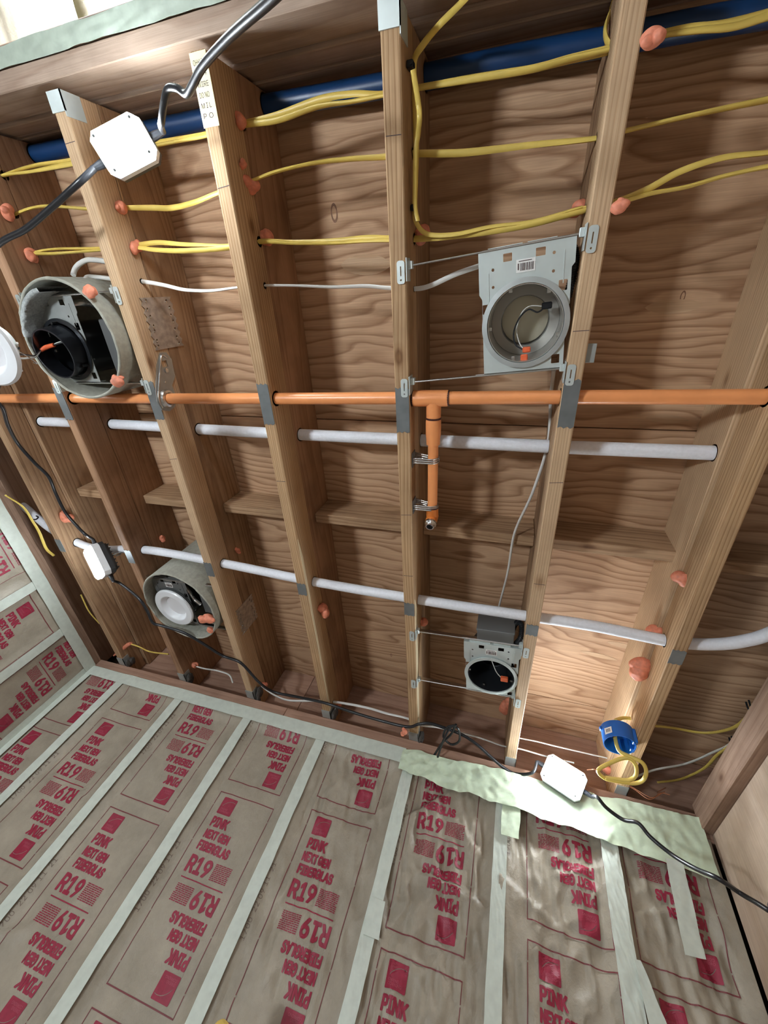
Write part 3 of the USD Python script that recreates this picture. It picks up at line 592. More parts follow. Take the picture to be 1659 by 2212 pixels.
# steel bracket round the pipe on joist A
cA = crossing(sp, JX['A']); xj = JX['A'] + .001
br = thing('pipe_bracket', 'shaped steel bracket clamping the orange pipe to the plated joist', 'bracket', cA)
R_ = np.array([[0, 0, 1], [1, 0, 0], [0, 1, 0]], float)
body = sg.Polygon([(-.13, .052), (-.11, .064), (-.06, .058), (-.035, .034), (.0, .036), (.028, .022), (.036, -.004), (.026, -.03), (0, -.036), (-.03, -.030), (-.10, .005), (-.132, .03)]).buffer(.004).difference(sg.Point(0, 0).buffer(.022)).difference(sg.box(-.112, .022, -.092, .045))
obj('plate', prism(body, .0025, R_, (xj, cA[1], cA[2])), 'steel', br)
ring = MB(lathe([(.0185, 0), (.0275, 0), (.030, .004), (.026, .012), (.019, .014)], 28)).move(frame((1, 0, 0), (0, 1, 0)), (xj, cA[1], cA[2]))
obj('clamp_ring', ring, 'steel_shiny', br, smooth=40)
obj('rib', tube([(xj + .004, cA[1] - .118, cA[2] + .050), (xj + .004, cA[1] - .125, cA[2] + .028), (xj + .004, cA[1] - .06, cA[2] - .008), (xj + .004, cA[1] - .01, cA[2] - .033), (xj + .004, cA[1] + .022, cA[2] - .030)], .003, 8), 'steel_shiny', br, smooth=50)
obj('bolt', MB(cyl((xj, cA[1] - .082, cA[2] + .030), (xj + .008, cA[1] - .082, cA[2] + .030), .007, 6), cyl((xj, cA[1] - .05, cA[2] + .012), (xj + .005, cA[1] - .05, cA[2] + .012), .003, 8)), 'steel_shiny', br)
# foam-sleeved water pipes and the blue one
def sleeve(name, r, label, seed):
    P = catmull(RUN[name][0], 14); t = thing('foam_sleeve', label, 'pipe', P[len(P) // 2])
    rr = r * (1 + .05 * (meshkit.fbm(P * 18 + seed, 2, seed) - .5))
    obj('sleeve', tube(P, rr, 18, smooth=0), 'foam_white', t, smooth=50)
    m = MB(); rg = random.Random(seed)
    for x in (-1.32, -.45, -.1, .25, .33, .46):
        c = crossing(P, x); d = crossing(P, x + .004) if c is not None else None
        if c is None or d is None: continue
        td = (d - c) / np.linalg.norm(d - c); n = np.array([0, .55, -.83]); n -= td * (n @ td); n /= np.linalg.norm(n)
        v, f = text_poly('PE FOAM 3/4', .007, .055, bold=False); w = np.cross(n, td)
        m.add((c + np.outer(v[:, 0], td) + np.outer(v[:, 1] - .0035, w) + n * (r * 1.03), f))
    return t
sleeve('pex_upper', .0185, 'upper white foam-sleeved pipe, just below the orange pipe', 3)
sleeve('pex_lower', .0175, 'lower white foam-sleeved pipe, sagging past the left work light', 4)
obj('blue_pipe', tube(RUN['blue_duct'][0], .023, 16), 'pex_blue', None, 'blue pipe along the beam under the deck', 'pipe', smooth=50)

# ------------------------------------------------------------------ cables
def cable(name, P, r, m, label, flat_=.6, twist=0.0, group=None, k=8, smooth=8, extra=()):
    mesh = MB(tube(P, r, k, flat=flat_, twist=twist, smooth=smooth))
    for q in extra: mesh.add(tube(q, r, k, flat=flat_, twist=twist, smooth=smooth))
    return obj(name, mesh, m, None, label, 'cable', group, smooth=60)
cable('electrical_cable', RUN['y1'][0], .0068, 'wire_yellow', 'topmost yellow cable run, nearest the blue pipe', twist=5)
cable('electrical_cable', RUN['y1b'][0] - [0, 0, .006], .0066, 'wire_yellow', 'second yellow cable twisted along the topmost run', twist=-6)
cable('electrical_cable', RUN['y2'][0], .0066, 'wire_yellow', 'single yellow cable second run from the beam', twist=4)
cable('electrical_cable', RUN['y3'][0], .0062, 'wire_yellow', 'upper cable of the yellow pair passing above the big light housing', twist=5)
cable('electrical_cable', RUN['y3b'][0] - [0, 0, .005], .0062, 'wire_yellow', 'lower cable of the yellow pair passing above the big light housing', twist=-4)
xc = JX['C']
vy = [ony(1020, -18, -.445), ony(985, 18, -.445), ony(948, 55, -.44), ony(915, 95, -.41), onx(895, 132, xc + .009), onx(896, 200, xc + .008), onx(899, 300, xc + .010), onx(898, 380, xc + .012), onx(896, 448, xc + .008), onx(900, 482, xc + .012), onz(925, 506, 2.50), onz(985, 506, 2.50), onz(1060, 490, 2.508), onz(1150, 478, 2.512), onz(1258, 448, 2.515)]
cable('electrical_cable', vy, .0058, 'wire_yellow', 'yellow cable coming down along the joist beside the drop pipe', twist=3)
vy2 = [onx(892, 150, xc + .022), onx(904, 225, xc + .028), onx(906, 255, xc + .030), onx(903, 290, xc + .024), onx(898, 330, xc + .018), onx(897, 440, xc + .016), onx(903, 478, xc + .022)]
cable('electrical_cable', vy2, .0052, 'wire_yellow', 'thinner second yellow cable behind the one coming down the joist', twist=3)
cable('electrical_cable', [ony(1334, -15, -.445), ony(1322, 20, -.445), onz(1309, 55, 2.56), onz(1309, 82, 2.54), onz(1320, 100, 2.53), onz(1332, 106, 2.53)], .006, 'wire_yellow', 'yellow cable looping down against the joist at the top right', twist=2)
cable('electrical_cable', RUN['w1'][0], .0056, 'wire_white', 'white cable running between the two upper light housings', twist=3)
cable('electrical_cable', [onz(1196, 800, 2.47), onz(1190, 860, 2.60), onz(1183, 960, 2.60), onz(1150, 1065, 2.567), onz(1112, 1150, 2.563), onz(1097, 1235, 2.568), onz(1078, 1310, 2.57), onz(1070, 1352, 2.53)], .0048, 'wire_white', 'thin white cable between the big housing and the lower right housing', twist=1)
cable('electrical_cable', RUN['w3'][0], .0052, 'wire_white', 'white cable running along the top of the far wall', twist=2)
cable('electrical_cable', [onz(1120, 1594, 2.52), onz(1160, 1602, 2.52), onz(1200, 1612, 2.52), onz(1260, 1626, 2.54), onz(1322, 1640, 2.55)], .0028, 'wire_white', 'thin grey wire above the right work light', flat_=1)
cable('electrical_cable', [onz(158, 594, 2.50), onz(163, 580, 2.52), onz(175, 568, 2.53), onz(195, 561, 2.53), onz(240, 566, 2.52)], .0075, 'wire_white', 'white cable arching over the left fibre tube', flat_=1)
cable('electrical_cable', [onz(182, 606, 2.47), onz(190, 598, 2.50), onz(215, 599, 2.505), onz(245, 603, 2.505)], .0062, 'wire_white', 'short white cable entering the left fibre tube', flat_=1)
cable('electrical_cable', [onx(417, 1437, JX['L1'] + .004), onz(440, 1444, 2.50), onz(470, 1449, 2.49), onz(495, 1458, 2.48), onz(503, 1475, 2.46)], .004, 'wire_white', 'short grey cable loop near the far wall, left of the plated joist', flat_=1)
pe = [onz(282, 1391, 2.47), onz(300, 1397, 2.47), onz(325, 1408, 2.48), onz(364, 1413, 2.49)]
cable('electrical_cable', pe, .0052, 'wire_yellow', 'short yellow cable with its end wrapped in orange putty')
cable('electrical_cable', [onx(12, 1070, -2.0), onx(50, 1095, -2.01), onx(70, 1125, -2.01), onx(85, 1150, -2.01), onx(100, 1185, -2.015), onx(116, 1200, -2.03)], .006, 'wire_yellow', 'yellow cable strapped along the left wall plate', twist=3)
cable('electrical_cable', [onx(175, 1285, -1.99), onx(192, 1320, -1.985), onx(215, 1347, -1.965)], .005, 'wire_yellow', 'stub of yellow cable in the gap by the left wall')
# right, dark bay
cable('electrical_cable', [onz(1395, 1566, 2.60), onz(1450, 1572, 2.60), onz(1520, 1583, 2.60), onz(1575, 1575, 2.58), onz(1608, 1555, 2.55), onz(1627, 1525, 2.50), onz(1648, 1500, 2.48), onz(1700, 1440, 2.48)], .006, 'wire_yellow', 'yellow cable drooping across the dark bay at the right')
cable('electrical_cable', [onz(1350, 1688, 2.50), onz(1410, 1664, 2.53), onz(1480, 1650, 2.56), onz(1540, 1625, 2.55), onz(1585, 1600, 2.49), onz(1640, 1520, 2.475), onz(1700, 1430, 2.475)], .0052, 'wire_white', 'white cable stapled to the right wall plate')
cable('electrical_cable', [onz(1420, 1690, 2.56), onz(1470, 1683, 2.56), onz(1520, 1660, 2.55), onz(1550, 1630, 2.53), onz(1582, 1604, 2.49), onz(1632, 1525, 2.47)], .0056, 'wire_yellow', 'lower yellow cable joining the staples on the right plate')
for (px, py, z, lab) in ((1590, 1604, 2.49, 'dark staple on the white cable at the right plate'), (1628, 1527, 2.49, 'dark staple at the bend of the yellow cable, right edge')):
    c = onz(px, py, z); obj('cable_staple', MB(tube([c + [-.012, -.012, .012], c + [-.010, -.004, -.009], c + [.008, .010, -.009], c + [.012, .014, .012]], .0028, 6), tube([c + [-.016, -.002, .012], c + [-.014, .006, -.009], c + [.004, .020, -.009], c + [.008, .024, .012]], .0028, 6)), 'black_metal', None, lab, 'staple')
for (px, py, lab) in ((890, 141, 'dark staple at the top of the cable coming down the joist'), (897, 449, 'dark staple low on the cable coming down the joist')):
    c = onx(px, py, xc + .010); obj('cable_staple', MB(bx(c + [-.009, -.006, -.010], c + [.004, .006, .010]), cyl(c + [0, 0, -.012], c + [0, 0, -.009], .003, 8)), 'black_metal', None, lab, 'staple')
c = onx(78, 1119, -2.012); obj('cable_staple', tube([c + [-.01, -.004, .01], c + [.006, -.002, .006], c + [.008, .002, -.006], c + [-.008, .004, -.01]], .003, 6), 'black_metal', None, 'dark staple on the yellow cable at the left wall plate', 'staple')
# ink print along some cables
for j, (nm, x0) in enumerate((('y3b', -.02), ('y3b', .30), ('w1', -.60), ('y1', -.45))):
    P = catmull(RUN[nm][0], 10); m = MB()
    for i in range(11):
        a = crossing(P, x0 + i * .012); b = crossing(P, x0 + i * .012 + .008)
        if a is not None and b is not None: m.add(tube([a - [0, -.002, .0085 if nm == 'y3b' else .0036], b - [0, -.002, .0085 if nm == 'y3b' else .0036]], .0017, 6, smooth=0))
# ------------------------------------------------------------------ fire-stop putty
PUT = [(12, 462, 'x', JX['L1'], .017, 'orange putty at the single yellow cable, far upper left'), (62, 548, 'x', JX['L1'], .018, 'orange putty at the yellow pair, far upper left'),
       (257, 448, 'x', JX['A'], .014, 'orange putty just under the upper left work light'), (287, 534, 'x', JX['A'], .016, 'orange putty at the yellow pair on the plated joist'),
       (514, 264, 'x', JX['B'], .015, 'orange putty at the topmost yellow run on the noted joist'), (541, 402, 'x', JX['B'], .016, 'orange putty drip under the single yellow cable on the noted joist'), (521, 357, 'x', JX['B'], .009, 'tiny orange putty dab above the drip on the noted joist'),
       (571, 513, 'x', JX['B'], .017, 'orange putty at the yellow pair on the noted joist'), (899, 512, 'x', JX['C'], .017, 'orange putty where the yellow pair leaves the joist by the drop pipe'),
       (1262, 445, 'x', JX['D'] - JW, .017, 'orange putty above the right bar end of the big housing'), (1395, 85, 'x', JX['D'], .015, 'orange putty at the top right, on the far side of the joist'),
       (1328, 448, 'x', JX['D'], .012, 'orange putty behind the joist where the yellow pair splits'),
       (134, 1117, 'x', JX['L2'] , .022, 'orange putty lump above the left work light'), (348, 1162, 'x', JX['L1'], .013, 'round orange putty ball above the lower left tube'), (511, 1189, 'x', JX['A'], .011, 'small orange putty ball on the plated joist above the foam pipe'),
       (692, 1313, 'x', JX['B'], .023, 'orange putty lump alone on the noted joist below the foam pipe'), (910, 1343, 'x', JX['C'], .017, 'orange putty by the upper bar of the lower right housing'),
       (1477, 1248, 'x', JX['E'] - JW, .019, 'round orange putty ball below the knotty blocking'), (1424, 1366, 'x', JX['E'] - JW, .024, 'orange putty round the foam pipe on the rightmost joist'), (1400, 1440, 'x', JX['E'] - JW, .033, 'large orange putty lump with a drip on the rightmost joist'),
       (1132, 1333, 'x', JX['D'] - JW, .018, 'orange putty round the foam pipe above the lower right housing'), (1097, 1530, 'x', JX['D'] - JW, .026, 'long orange putty lump below the lower right housing'),
       (417, 1436, 'x', JX['L1'], .015, 'orange putty at the grey cable near the far wall'), (566, 1479, 'x', JX['A'], .015, 'orange putty at the start of the white cable along the wall'), (727, 1526, 'x', JX['B'], .015, 'orange putty at the white cable on the noted joist'),
       (878, 1582, 'x', JX['C'] - JW, .014, 'small orange putty at the wall end of the joist by the drop pipe'), (1086, 1612, 'x', JX['D'] - JW, .018, 'orange putty at the white cable left of the right work light'), (1318, 1664, 'x', JX['E'] - JW, .016, 'orange putty behind the yellow cable coil')]
for i, (px, py, a, x, r, lab) in enumerate(PUT):
    c = onx(px, py, x); s = -1 if px in (1262, 1477, 1424, 1400, 1132, 1097, 878, 1086, 1318) else 1
    b = MB(blob((0, 0, 0), r, i + 3, 3))
    if px == 1097: b.move(np.diag([.8, 1.8, .9]))
    if px in (12, 62, 287): b.move(np.diag([.8, 1.1, 1.2]))
    obj('fire_putty', b.move(t=c + [s * r * .55, 0, 0]), 'putty', None, lab, 'putty', smooth=60)
pp = onz(262, 1404, 2.46); obj('fire_putty', tube([onz(283, 1390, 2.47), onz(276, 1393, 2.47), onz(262, 1404, 2.46), onz(246, 1416, 2.455)], [.008, .011, .010, .005], 9), 'putty', None, 'long orange putty wrap on the yellow cable end, lower left', 'putty', smooth=60)

# ------------------------------------------------------------------ recessed light housings
def conduit(P, r, m):
    P = catmull(P, 22); rr = r * (1 + .16 * np.cos(np.arange(len(P)) * 2.1)); return tube(P, rr, 10, smooth=0)
def housing(label, cx, cy, rot, z, x0, x1, pl, pr, ring_m, in_m, cap_m, lead=True, sticker=True, feet=True, barlo=None, box=True, plate_m='galvanised', deep=.15, bary=(-.152, .104), cond=True):
    t = thing('light_housing', label, 'light housing', (cx, cy, z)); R = rotz(rot); T = (cx, cy, z)
    def L(mb): return (mb if isinstance(mb, MB) else MB(mb)).move(R, T)
    poly = sg.Polygon([(pl, -.148), (pr + .006, -.148), (pr + .006, -.105), (pr, -.098), (pr, -.03), (pr - .006, -.02), (pr - .006, .098), (pl + .006, .098), (pl + .006, -.06), (pl, -.07)])
    poly = poly.difference(sg.Point(0, 0).buffer(.0805, 24))
    for a, b, c, d in ((pl + .053, -.140, pl + .068, -.128), (pl + .118, -.140, pl + .134, -.128), (pr - .022, -.075, pr - .008, -.058), (pl + .008, -.048, pl + .019, -.032), (pr - .03, .072, pr - .016, .088)): poly = poly.difference(sg.box(a, b, c, d).buffer(.0015))
    for a, b in ((pl + .03, -.115), (pl + .03, -.082), (pr - .035, -.128), (pr - .035, -.095)): poly = poly.difference(sg.Point(a, b).buffer(.003, 6))
    if hasattr(poly, 'geoms'): poly = max(poly.geoms, key=lambda g: g.area)
    obj('mounting_plate', L(prism(poly, .0014)), plate_m, t)
    obj('plate_flange', L(MB(bx((pl, -.1495, 0), (pr + .006, -.148, .020), 0), bx((pl + .02, -.156, .004), (pl + .09, -.1495, .012), 0), bx((pl + .10, -.156, .004), (pr - .03, -.1495, .012), 0))), plate_m, t)
    obj('plate_flange', L(bx((pl + .006, .098, 0), (pr - .006, .0995, .020), 0)), plate_m, t)
    for q in (bx((pl + .02, -.11, -.0012), (pl + .0216, -.04, 0), 0), bx((pr - .016, -.13, -.0012), (pr - .0144, -.07, 0), 0)): obj('pressed_rib', L(q), plate_m, t)
    obj('collar', L(MB(lathe([(.0815, -.008), (.0925, -.0065), (.0925, -.0045), (.083, -.002), (.083, .004), (.0805, .004)], 56))), ring_m, t, smooth=35)
    can = obj('can', L(MB(lathe([(.0800, -.004), (.0795, deep), (0.0005, deep), (.0005, deep - .002), (.0780, deep - .002), (.0785, -.004)], 48))), in_m, t, 'deep round can, open below', smooth=35)
    sub('step_ring', L(MB(lathe([(.0775, deep * .62), (.0775, deep * .66), (.056, deep * .66), (.054, deep * .62), (.056, deep * .60)], 44))), in_m, can, smooth=35)
    sub('top_cap', L(MB(lathe([(.0005, deep * .90), (.055, deep * .90), (.055, deep * .92), (.0005, deep * .92)], 40))), cap_m, can)
    for a in (.4, 1.9, 3.1, 4.3, 5.4): q = np.array([math.cos(a), math.sin(a)]) * .0765; sub('clip', L(bx((q[0] - .004, q[1] - .004, .012), (q[0] + .004, q[1] + .004, .019), .0005)), 'steel_shiny', can)
    for yb in bary:
        yy = cy + yb; sl = math.tan(rot)
        a, b = np.array([x0 + .002, yy + (x0 - cx) * sl, z + .006]), np.array([x1 - .002, yy + (x1 - cx) * sl, z + .006])
        Rb = rotz(math.atan2(b[1] - a[1], b[0] - a[0])); Lb = np.linalg.norm(b - a)
        bar = obj('hanger_bar', MB(bx((0, -.0012, -.004), (Lb, .0012, .010), .0004), tube([(0, 0, -.005), (Lb, 0, -.005)], .0022, 8, smooth=0), bx((Lb * .45, -.003, -.004), (Lb, -.0012, .008), .0004)).move(Rb, a), 'steel_shiny', t)
        if feet:
            for k, (xe, q, s) in enumerate(((x0, a, -1), (x1, b, 1))):
                foot = sg.box(-.003, -.017, .003, .017).buffer(.006).difference(sg.box(-.0013, -.012, .0013, .007)).difference(sg.Point(0, .015).buffer(.002, 6))
                sub('mounting_foot', MB(prism(foot, .0015).move(t=(xe + s * .012, q[1] + .012, ZB - .0032)), bx((xe - s * .0, q[1] - .016, ZB - .003), (xe - s * .002, q[1] + .03, z + .02), 0), bx((xe - s * .012, q[1] - .01, z - .004), (xe - s * .002, q[1] + .006, z + .012), .001)), 'galvanised', bar)
    if box: obj('junction_box', L(MB(bx((pl + .045, -.21, .004), (pr - .02, -.157, .075), .002), bx((pl + .043, -.213, .002), (pr - .018, -.205, .078), .001))), 'galvanised_dark', t, 'dark grey wiring box')
    if sticker:
        st = obj('sticker', L(bx((-.019, -.126, -.0010), (.019, -.102, -.0002), 0)), 'label_white', t, 'white barcode sticker'); m = MB(); rg = random.Random(3); x = -.011
        while x < .015: w = rg.choice((.0008, .0012, .002)); m.add(bx((x, -.119, -.0014), (x + w, -.105, -.0010), 0)); x += w + rg.choice((.0008, .0014))
        m.add(bx((-.016, -.119, -.0014), (-.0135, -.107, -.0010), 0)); m.add(bx((-.014, -.1235, -.0014), (.012, -.1220, -.0010), 0))
        sub('barcode', L(m), 'ink', st)
    return t, R, np.array(T)
x0, x1 = JX['C'], JX['D'] - JW
hb, R, T = housing('large bare grey light housing between the two right-hand joists, with a barcode sticker', .006, .084, math.radians(-5), 2.442, x0, x1, -.097, .090, 'galvanised_ring', 'can_inside', 'can_cap', box=False)
def LP(pts): return [R @ np.array(p) + T for p in pts]
obj('lead_wire', tube(LP([(.045, -.028, .05), (.028, -.018, .045), (.008, -.026, .05), (-.012, -.010, .05), (-.024, .018, .045), (-.02, .045, .04), (-.002, .058, .03)]), .0018, 7), 'wire_black', hb, 'black lead wire')
obj('lead_wire', tube(LP([(.040, -.028, .055), (.01, -.032, .055), (-.008, -.018, .06), (-.018, .015, .055), (-.01, .045, .04), (.0, .057, .03)]), .0013, 6), 'wire_white', hb, 'white lead wire')
obj('socket_clip', MB(bx((.036, -.036, .045), (.058, -.022, .058), .002)).move(R, T), 'black_metal', hb)
obj('wire_connector', MB(bx((-.004, .052, .022), (.014, .064, .036), .002), bx((-.008, .066, .012), (.008, .082, .020), .002)).move(R, T), 'connector_orange', hb, 'red push-in wire connector')
obj('mounting_foot', bx((JX['D'] + .0005, .128, 2.446), (JX['D'] + .020, .168, 2.4475), .0005), 'galvanised_mid', hb, 'foot tab past the far side of the joist')
obj('flex_conduit', conduit([onz(1226, 640, 2.46), onz(1236, 600, 2.48), onz(1243, 560, 2.49), onz(1238, 535, 2.50), onz(1225, 530, 2.52)], .008, None), 'black_metal', hb, 'black flexible conduit')
hd, R, T = housing('smaller-looking grey light housing with an orange connector, near the far wall', .012, 1.235, math.radians(-3), 2.442, x0, x1, -.094, .092, 'galvanised', 'black_metal', 'galvanised_dark', bary=(-.163, .095))
obj('lead_wire', tube(LP([(-.02, -.06, .06), (.0, -.03, .04), (.018, .0, .02), (.036, .018, .012)]), .0017, 7), 'wire_white', hd, 'white lead wire')
obj('lead_wire', tube(LP([(-.024, -.06, .06), (-.003, -.028, .045), (.016, .002, .024), (.034, .020, .014)]), .0015, 7), 'wire_black', hd, 'black lead wire')
obj('wire_connector', MB(bx((.034, .012, .004), (.060, .030, .018), .002)).move(R, T), 'connector_orange', hd, 'orange push-in wire connector')
obj('flex_conduit', conduit([onz(1105, 1372, 2.50), onz(1112, 1350, 2.50), onz(1122, 1343, 2.49), onz(1127, 1356, 2.48), onz(1124, 1378, 2.46), onz(1113, 1392, 2.455)], .008, None), 'black_metal', hd, 'black flexible conduit')
# housings inside fibre tubes between L1 and A
x0, x1 = JX['L1'], JX['A'] - JW
def fibre_tube(label, cx, cy, r, zlo, seed, lip, ky=.995):
    k = 96; th = np.arange(k) / k * 2 * np.pi; t = thing('fibre_tube', label, 'tube', (cx, cy, zlo))
    zb = np.array([zlo + .006 * (meshkit.fbm(np.array([[math.cos(a) * 4, math.sin(a) * 4, seed]]), 3, seed)[0] - .5) + lip(a) for a in th]); zt = ZP - .002
    nz = 6; V, F = [], []
    for s, rr in ((0, r), (1, r - .0075)):
        for i in range(nz + 1):
            f = i / nz; V += [(cx + math.cos(a) * rr, cy + math.sin(a) * rr * ky, zb[j] * (1 - f) + zt * f) for j, a in enumerate(th)]
    M = (nz + 1) * k
    for i in range(nz):
        for j in range(k):
            j2 = (j + 1) % k; a, b, c, d = i * k + j, i * k + j2, (i + 1) * k + j2, (i + 1) * k + j
            F += [[a, b, c, d], [a + M, d + M, c + M, b + M]]
    for j in range(k):
        j2 = (j + 1) % k; F.append([j, j + M, j2 + M, j2])
    obj('wall', (np.array(V), np.array(F)), 'fibre_tube', t, smooth=40)
    rim = [(cx + math.cos(a) * (r - .0042), cy + math.sin(a) * (r - .0042) * ky, zb[j] - .001) for j, a in enumerate(np.r_[th, th[0]]) for j in [j % k]]
    rimP = np.array(rim); rr = .0046 * (1 + .7 * (meshkit.fbm(rimP * 60, 3, seed + 2) - .5))
    obj('torn_edge', tube(rimP, rr, 8, smooth=0), 'fibre_tube', t, 'ragged cut lower edge', smooth=60)
    return t
rA = (x1 - x0) / 2 - .003
tA = fibre_tube('grey fibre tube around the black open light can, upper left', (x0 + x1) / 2, .084, rA, 2.388, 1, lambda a: .0, .935)
# fuzzy pad hanging at its near-left side
fz = MB(); c0 = np.array([(x0 + x1) / 2, .092])
th = np.linspace(math.radians(190), math.radians(262), 30); zz = np.linspace(0, 1, 10); V = []
for s, rr in ((0, rA - .016), (1, rA - .030)):
    for a in th:
        for q in zz:
            n = meshkit.fbm(np.array([[a * 9, q * 5, s]]), 3, 4)[0] - .5; V.append((c0[0] + math.cos(a) * (rr + .01 * n), c0[1] + math.sin(a) * (rr + .01 * n) * .94, 2.372 + q * .10 + .012 * n * (q < .2)))
V = np.array(V); nq = len(zz); M = len(th) * nq; F = []
for i in range(len(th) - 1):
    for j in range(nq - 1):
        a, b, c, d = i * nq + j, (i + 1) * nq + j, (i + 1) * nq + j + 1, i * nq + j + 1; F += [[a, b, c, d], [a + M, d + M, c + M, b + M]]
    F.append([i * nq, i * nq + M, (i + 1) * nq + M, (i + 1) * nq])
obj('fuzzy_lining', (V, np.array(F)), 'fibre_fuzz', tA, 'fuzzy grey lining at the torn side', smooth=True)
hA, R, T = housing('light housing with a black open can inside the upper left tube', -1.385, .112, 0, 2.432, x0, x1, -.078, .090, 'black_metal', 'black_metal', 'galvanised_dark', plate_m='galvanised_mid', sticker=False, feet=True, box=False, bary=(-.152, .104))
obj('trim_cup', MB(lathe([(.0765, .002), (.0735, -.046), (.0745, -.050), (.0705, -.050), (.0700, -.046), (.0735, .002)], 48)).move(np.array([[1, 0, 0], [0, math.cos(.12), -math.sin(.12)], [0, math.sin(.12), math.cos(.12)]]), (-1.385, .112, 2.428)), 'black_gloss', hA, 'glossy black cup hanging below the plate', smooth=35)
for k in range(3): obj('cup_spring', bx((-1.385 + .080 * math.cos(.6 + 2.1 * k) - .004, .112 + .080 * math.sin(.6 + 2.1 * k) - .004, 2.405), (-1.385 + .080 * math.cos(.6 + 2.1 * k) + .004, .112 + .080 * math.sin(.6 + 2.1 * k) + .004, 2.43), .001), 'black_metal', hA)
obj('flex_conduit', conduit([onz(165, 655, 2.50), onz(185, 654, 2.50), onz(212, 662, 2.51), onz(240, 678, 2.52)], .009, None), 'steel_shiny', hA, 'ribbed metal conduit')
obj('junction_box', MB(bx((-1.265, .03, 2.47), (-1.225, .20, 2.56), .003)), 'galvanised_dark', hA, 'dark grey wiring box')
kp = onz(100, 750, 2.40); kq = onz(88, 757, 2.36)
obj('wire_connector', tube([onz(117, 745, 2.41), onz(100, 750, 2.405), onz(87, 757, 2.395)], [.006, .0075, .006], 8), 'connector_orange', hA, 'orange wire connector hanging from the can', smooth=50)
obj('lead_wire', tube([onz(180, 757, 2.47), onz(160, 748, 2.44), onz(138, 740, 2.42), onz(115, 746, 2.41)], .0024, 7), 'wire_black', hA, 'black lead wire')
obj('lead_wire', tube([onz(176, 757, 2.475), onz(150, 744, 2.44), onz(132, 739, 2.42), onz(115, 745, 2.412)], .0026, 7), 'wire_white', hA, 'white lead wire')
for i, (px, py, r, lab) in enumerate(((194, 630, .016, 'flat orange putty on the bar of the upper left housing'), (254, 824, .017, 'orange putty at the lower rim of the upper left tube'), (451, 1336, .024, 'big orange putty lump on the rim of the lower left tube'), (454, 1362, .013, 'small orange putty on the low edge of the lower left tube'))):
    b = MB(blob((0, 0, 0), r, 40 + i, 4)).move(np.diag([1.3, .9, .8]), onz(px, py, 2.383 if i < 2 else 2.40)); obj('fire_putty', b, 'putty', None, lab, 'putty', smooth=60)
fibre_tube('grey fibre tube around the white-trimmed light, lower left', (x0 + x1) / 2, 1.158, rA, 2.405, 2, lambda a: .0)
hC, R, T = housing('light housing behind a white trim ring inside the lower left tube', -1.362, 1.190, math.radians(-2), 2.442, x0, x1, -.092, .088, 'galvanised_dark', 'black_metal', 'galvanised_dark', plate_m='galvanised_dark', box=False, feet=False, bary=(-.140, .104))
obj('flex_conduit', conduit([onz(398, 1268, 2.49), onz(408, 1278, 2.47), onz(418, 1293, 2.46), onz(432, 1305, 2.47)], .009, None), 'steel_shiny', hC, 'ribbed metal conduit')
obj('junction_box', MB(bx((-1.255, 1.10, 2.475), (-1.205, 1.24, 2.56), .003)), 'galvanised_dark', hC, 'dark grey wiring box')
def trim_mesh(k=64):
    ring = lathe([(.0985, .004), (.0985, -.001), (.094, -.006), (.070, -.0075), (.064, -.004), (.052, .016), (.052, .020), (.066, .020), (.085, .010)], k)
    lens = lathe([(.0005, .0155), (.0525, .0165), (.0525, .0185), (.0005, .0185)], k); return ring, lens
ring, lens = trim_mesh()
tr = thing('light_trim', 'white round light trim fitted in the lower left tube', 'light trim', (-1.366, 1.192, 2.425))
Rt = frame((0, 0, 1), (1, 0, 0)) @ rotz(.3)
obj('trim_ring', MB(ring).move(t=(-1.366, 1.192, 2.425)), 'white_plastic', tr, smooth=35); obj('diffuser', MB(lens).move(t=(-1.366, 1.192, 2.425)), 'white_diffuser', tr, smooth=35)
# trim hanging by its wires at the left edge
c = onz(-38, 752, 2.02); n = np.array([-.15, -.1, 1.0]); Rt = frame(n, (1, 0, 0))
th_ = thing('light_trim', 'white round light trim dangling by its wires at the left edge', 'light trim', c)
ring, lens = trim_mesh()
sc = .80
obj('trim_ring', MB(ring).move(Rt * sc, c), 'white_plastic', th_, smooth=35); obj('diffuser', MB(lens).move(Rt * sc, c), 'white_diffuser', th_, smooth=35)
obj('driver_housing', MB(lathe([(.0005, .055), (.048, .055), (.054, .045), (.056, .02), (.0005, .02)], 36)).move(Rt * sc, c), 'galvanised', th_, smooth=35)
obj('lead_wire', tube([onz(88, 757, 2.395), onz(78, 770, 2.33), onz(66, 773, 2.25), onz(40, 772, 2.10), c + Rt @ [.05, 0, .035]], .0024, 7), 'wire_white', th_, 'white lead wire')
obj('lead_wire', tube([onz(88, 756, 2.397), onz(76, 768, 2.33), onz(60, 767, 2.24), onz(38, 764, 2.10), c + Rt @ [.048, .01, .035]], .0020, 7), 'wire_black', th_, 'black lead wire')
obj('spring_clip', MB(tube([onz(34, 756, 2.06), onz(56, 768, 2.10), onz(78, 783, 2.12), onz(80, 786, 2.12), onz(72, 783, 2.12)], .0012, 6), tube([onz(36, 776, 2.05), onz(48, 800, 2.07), onz(46, 798, 2.07), onz(42, 795, 2.07)], .0012, 6)), 'steel_shiny', th_)

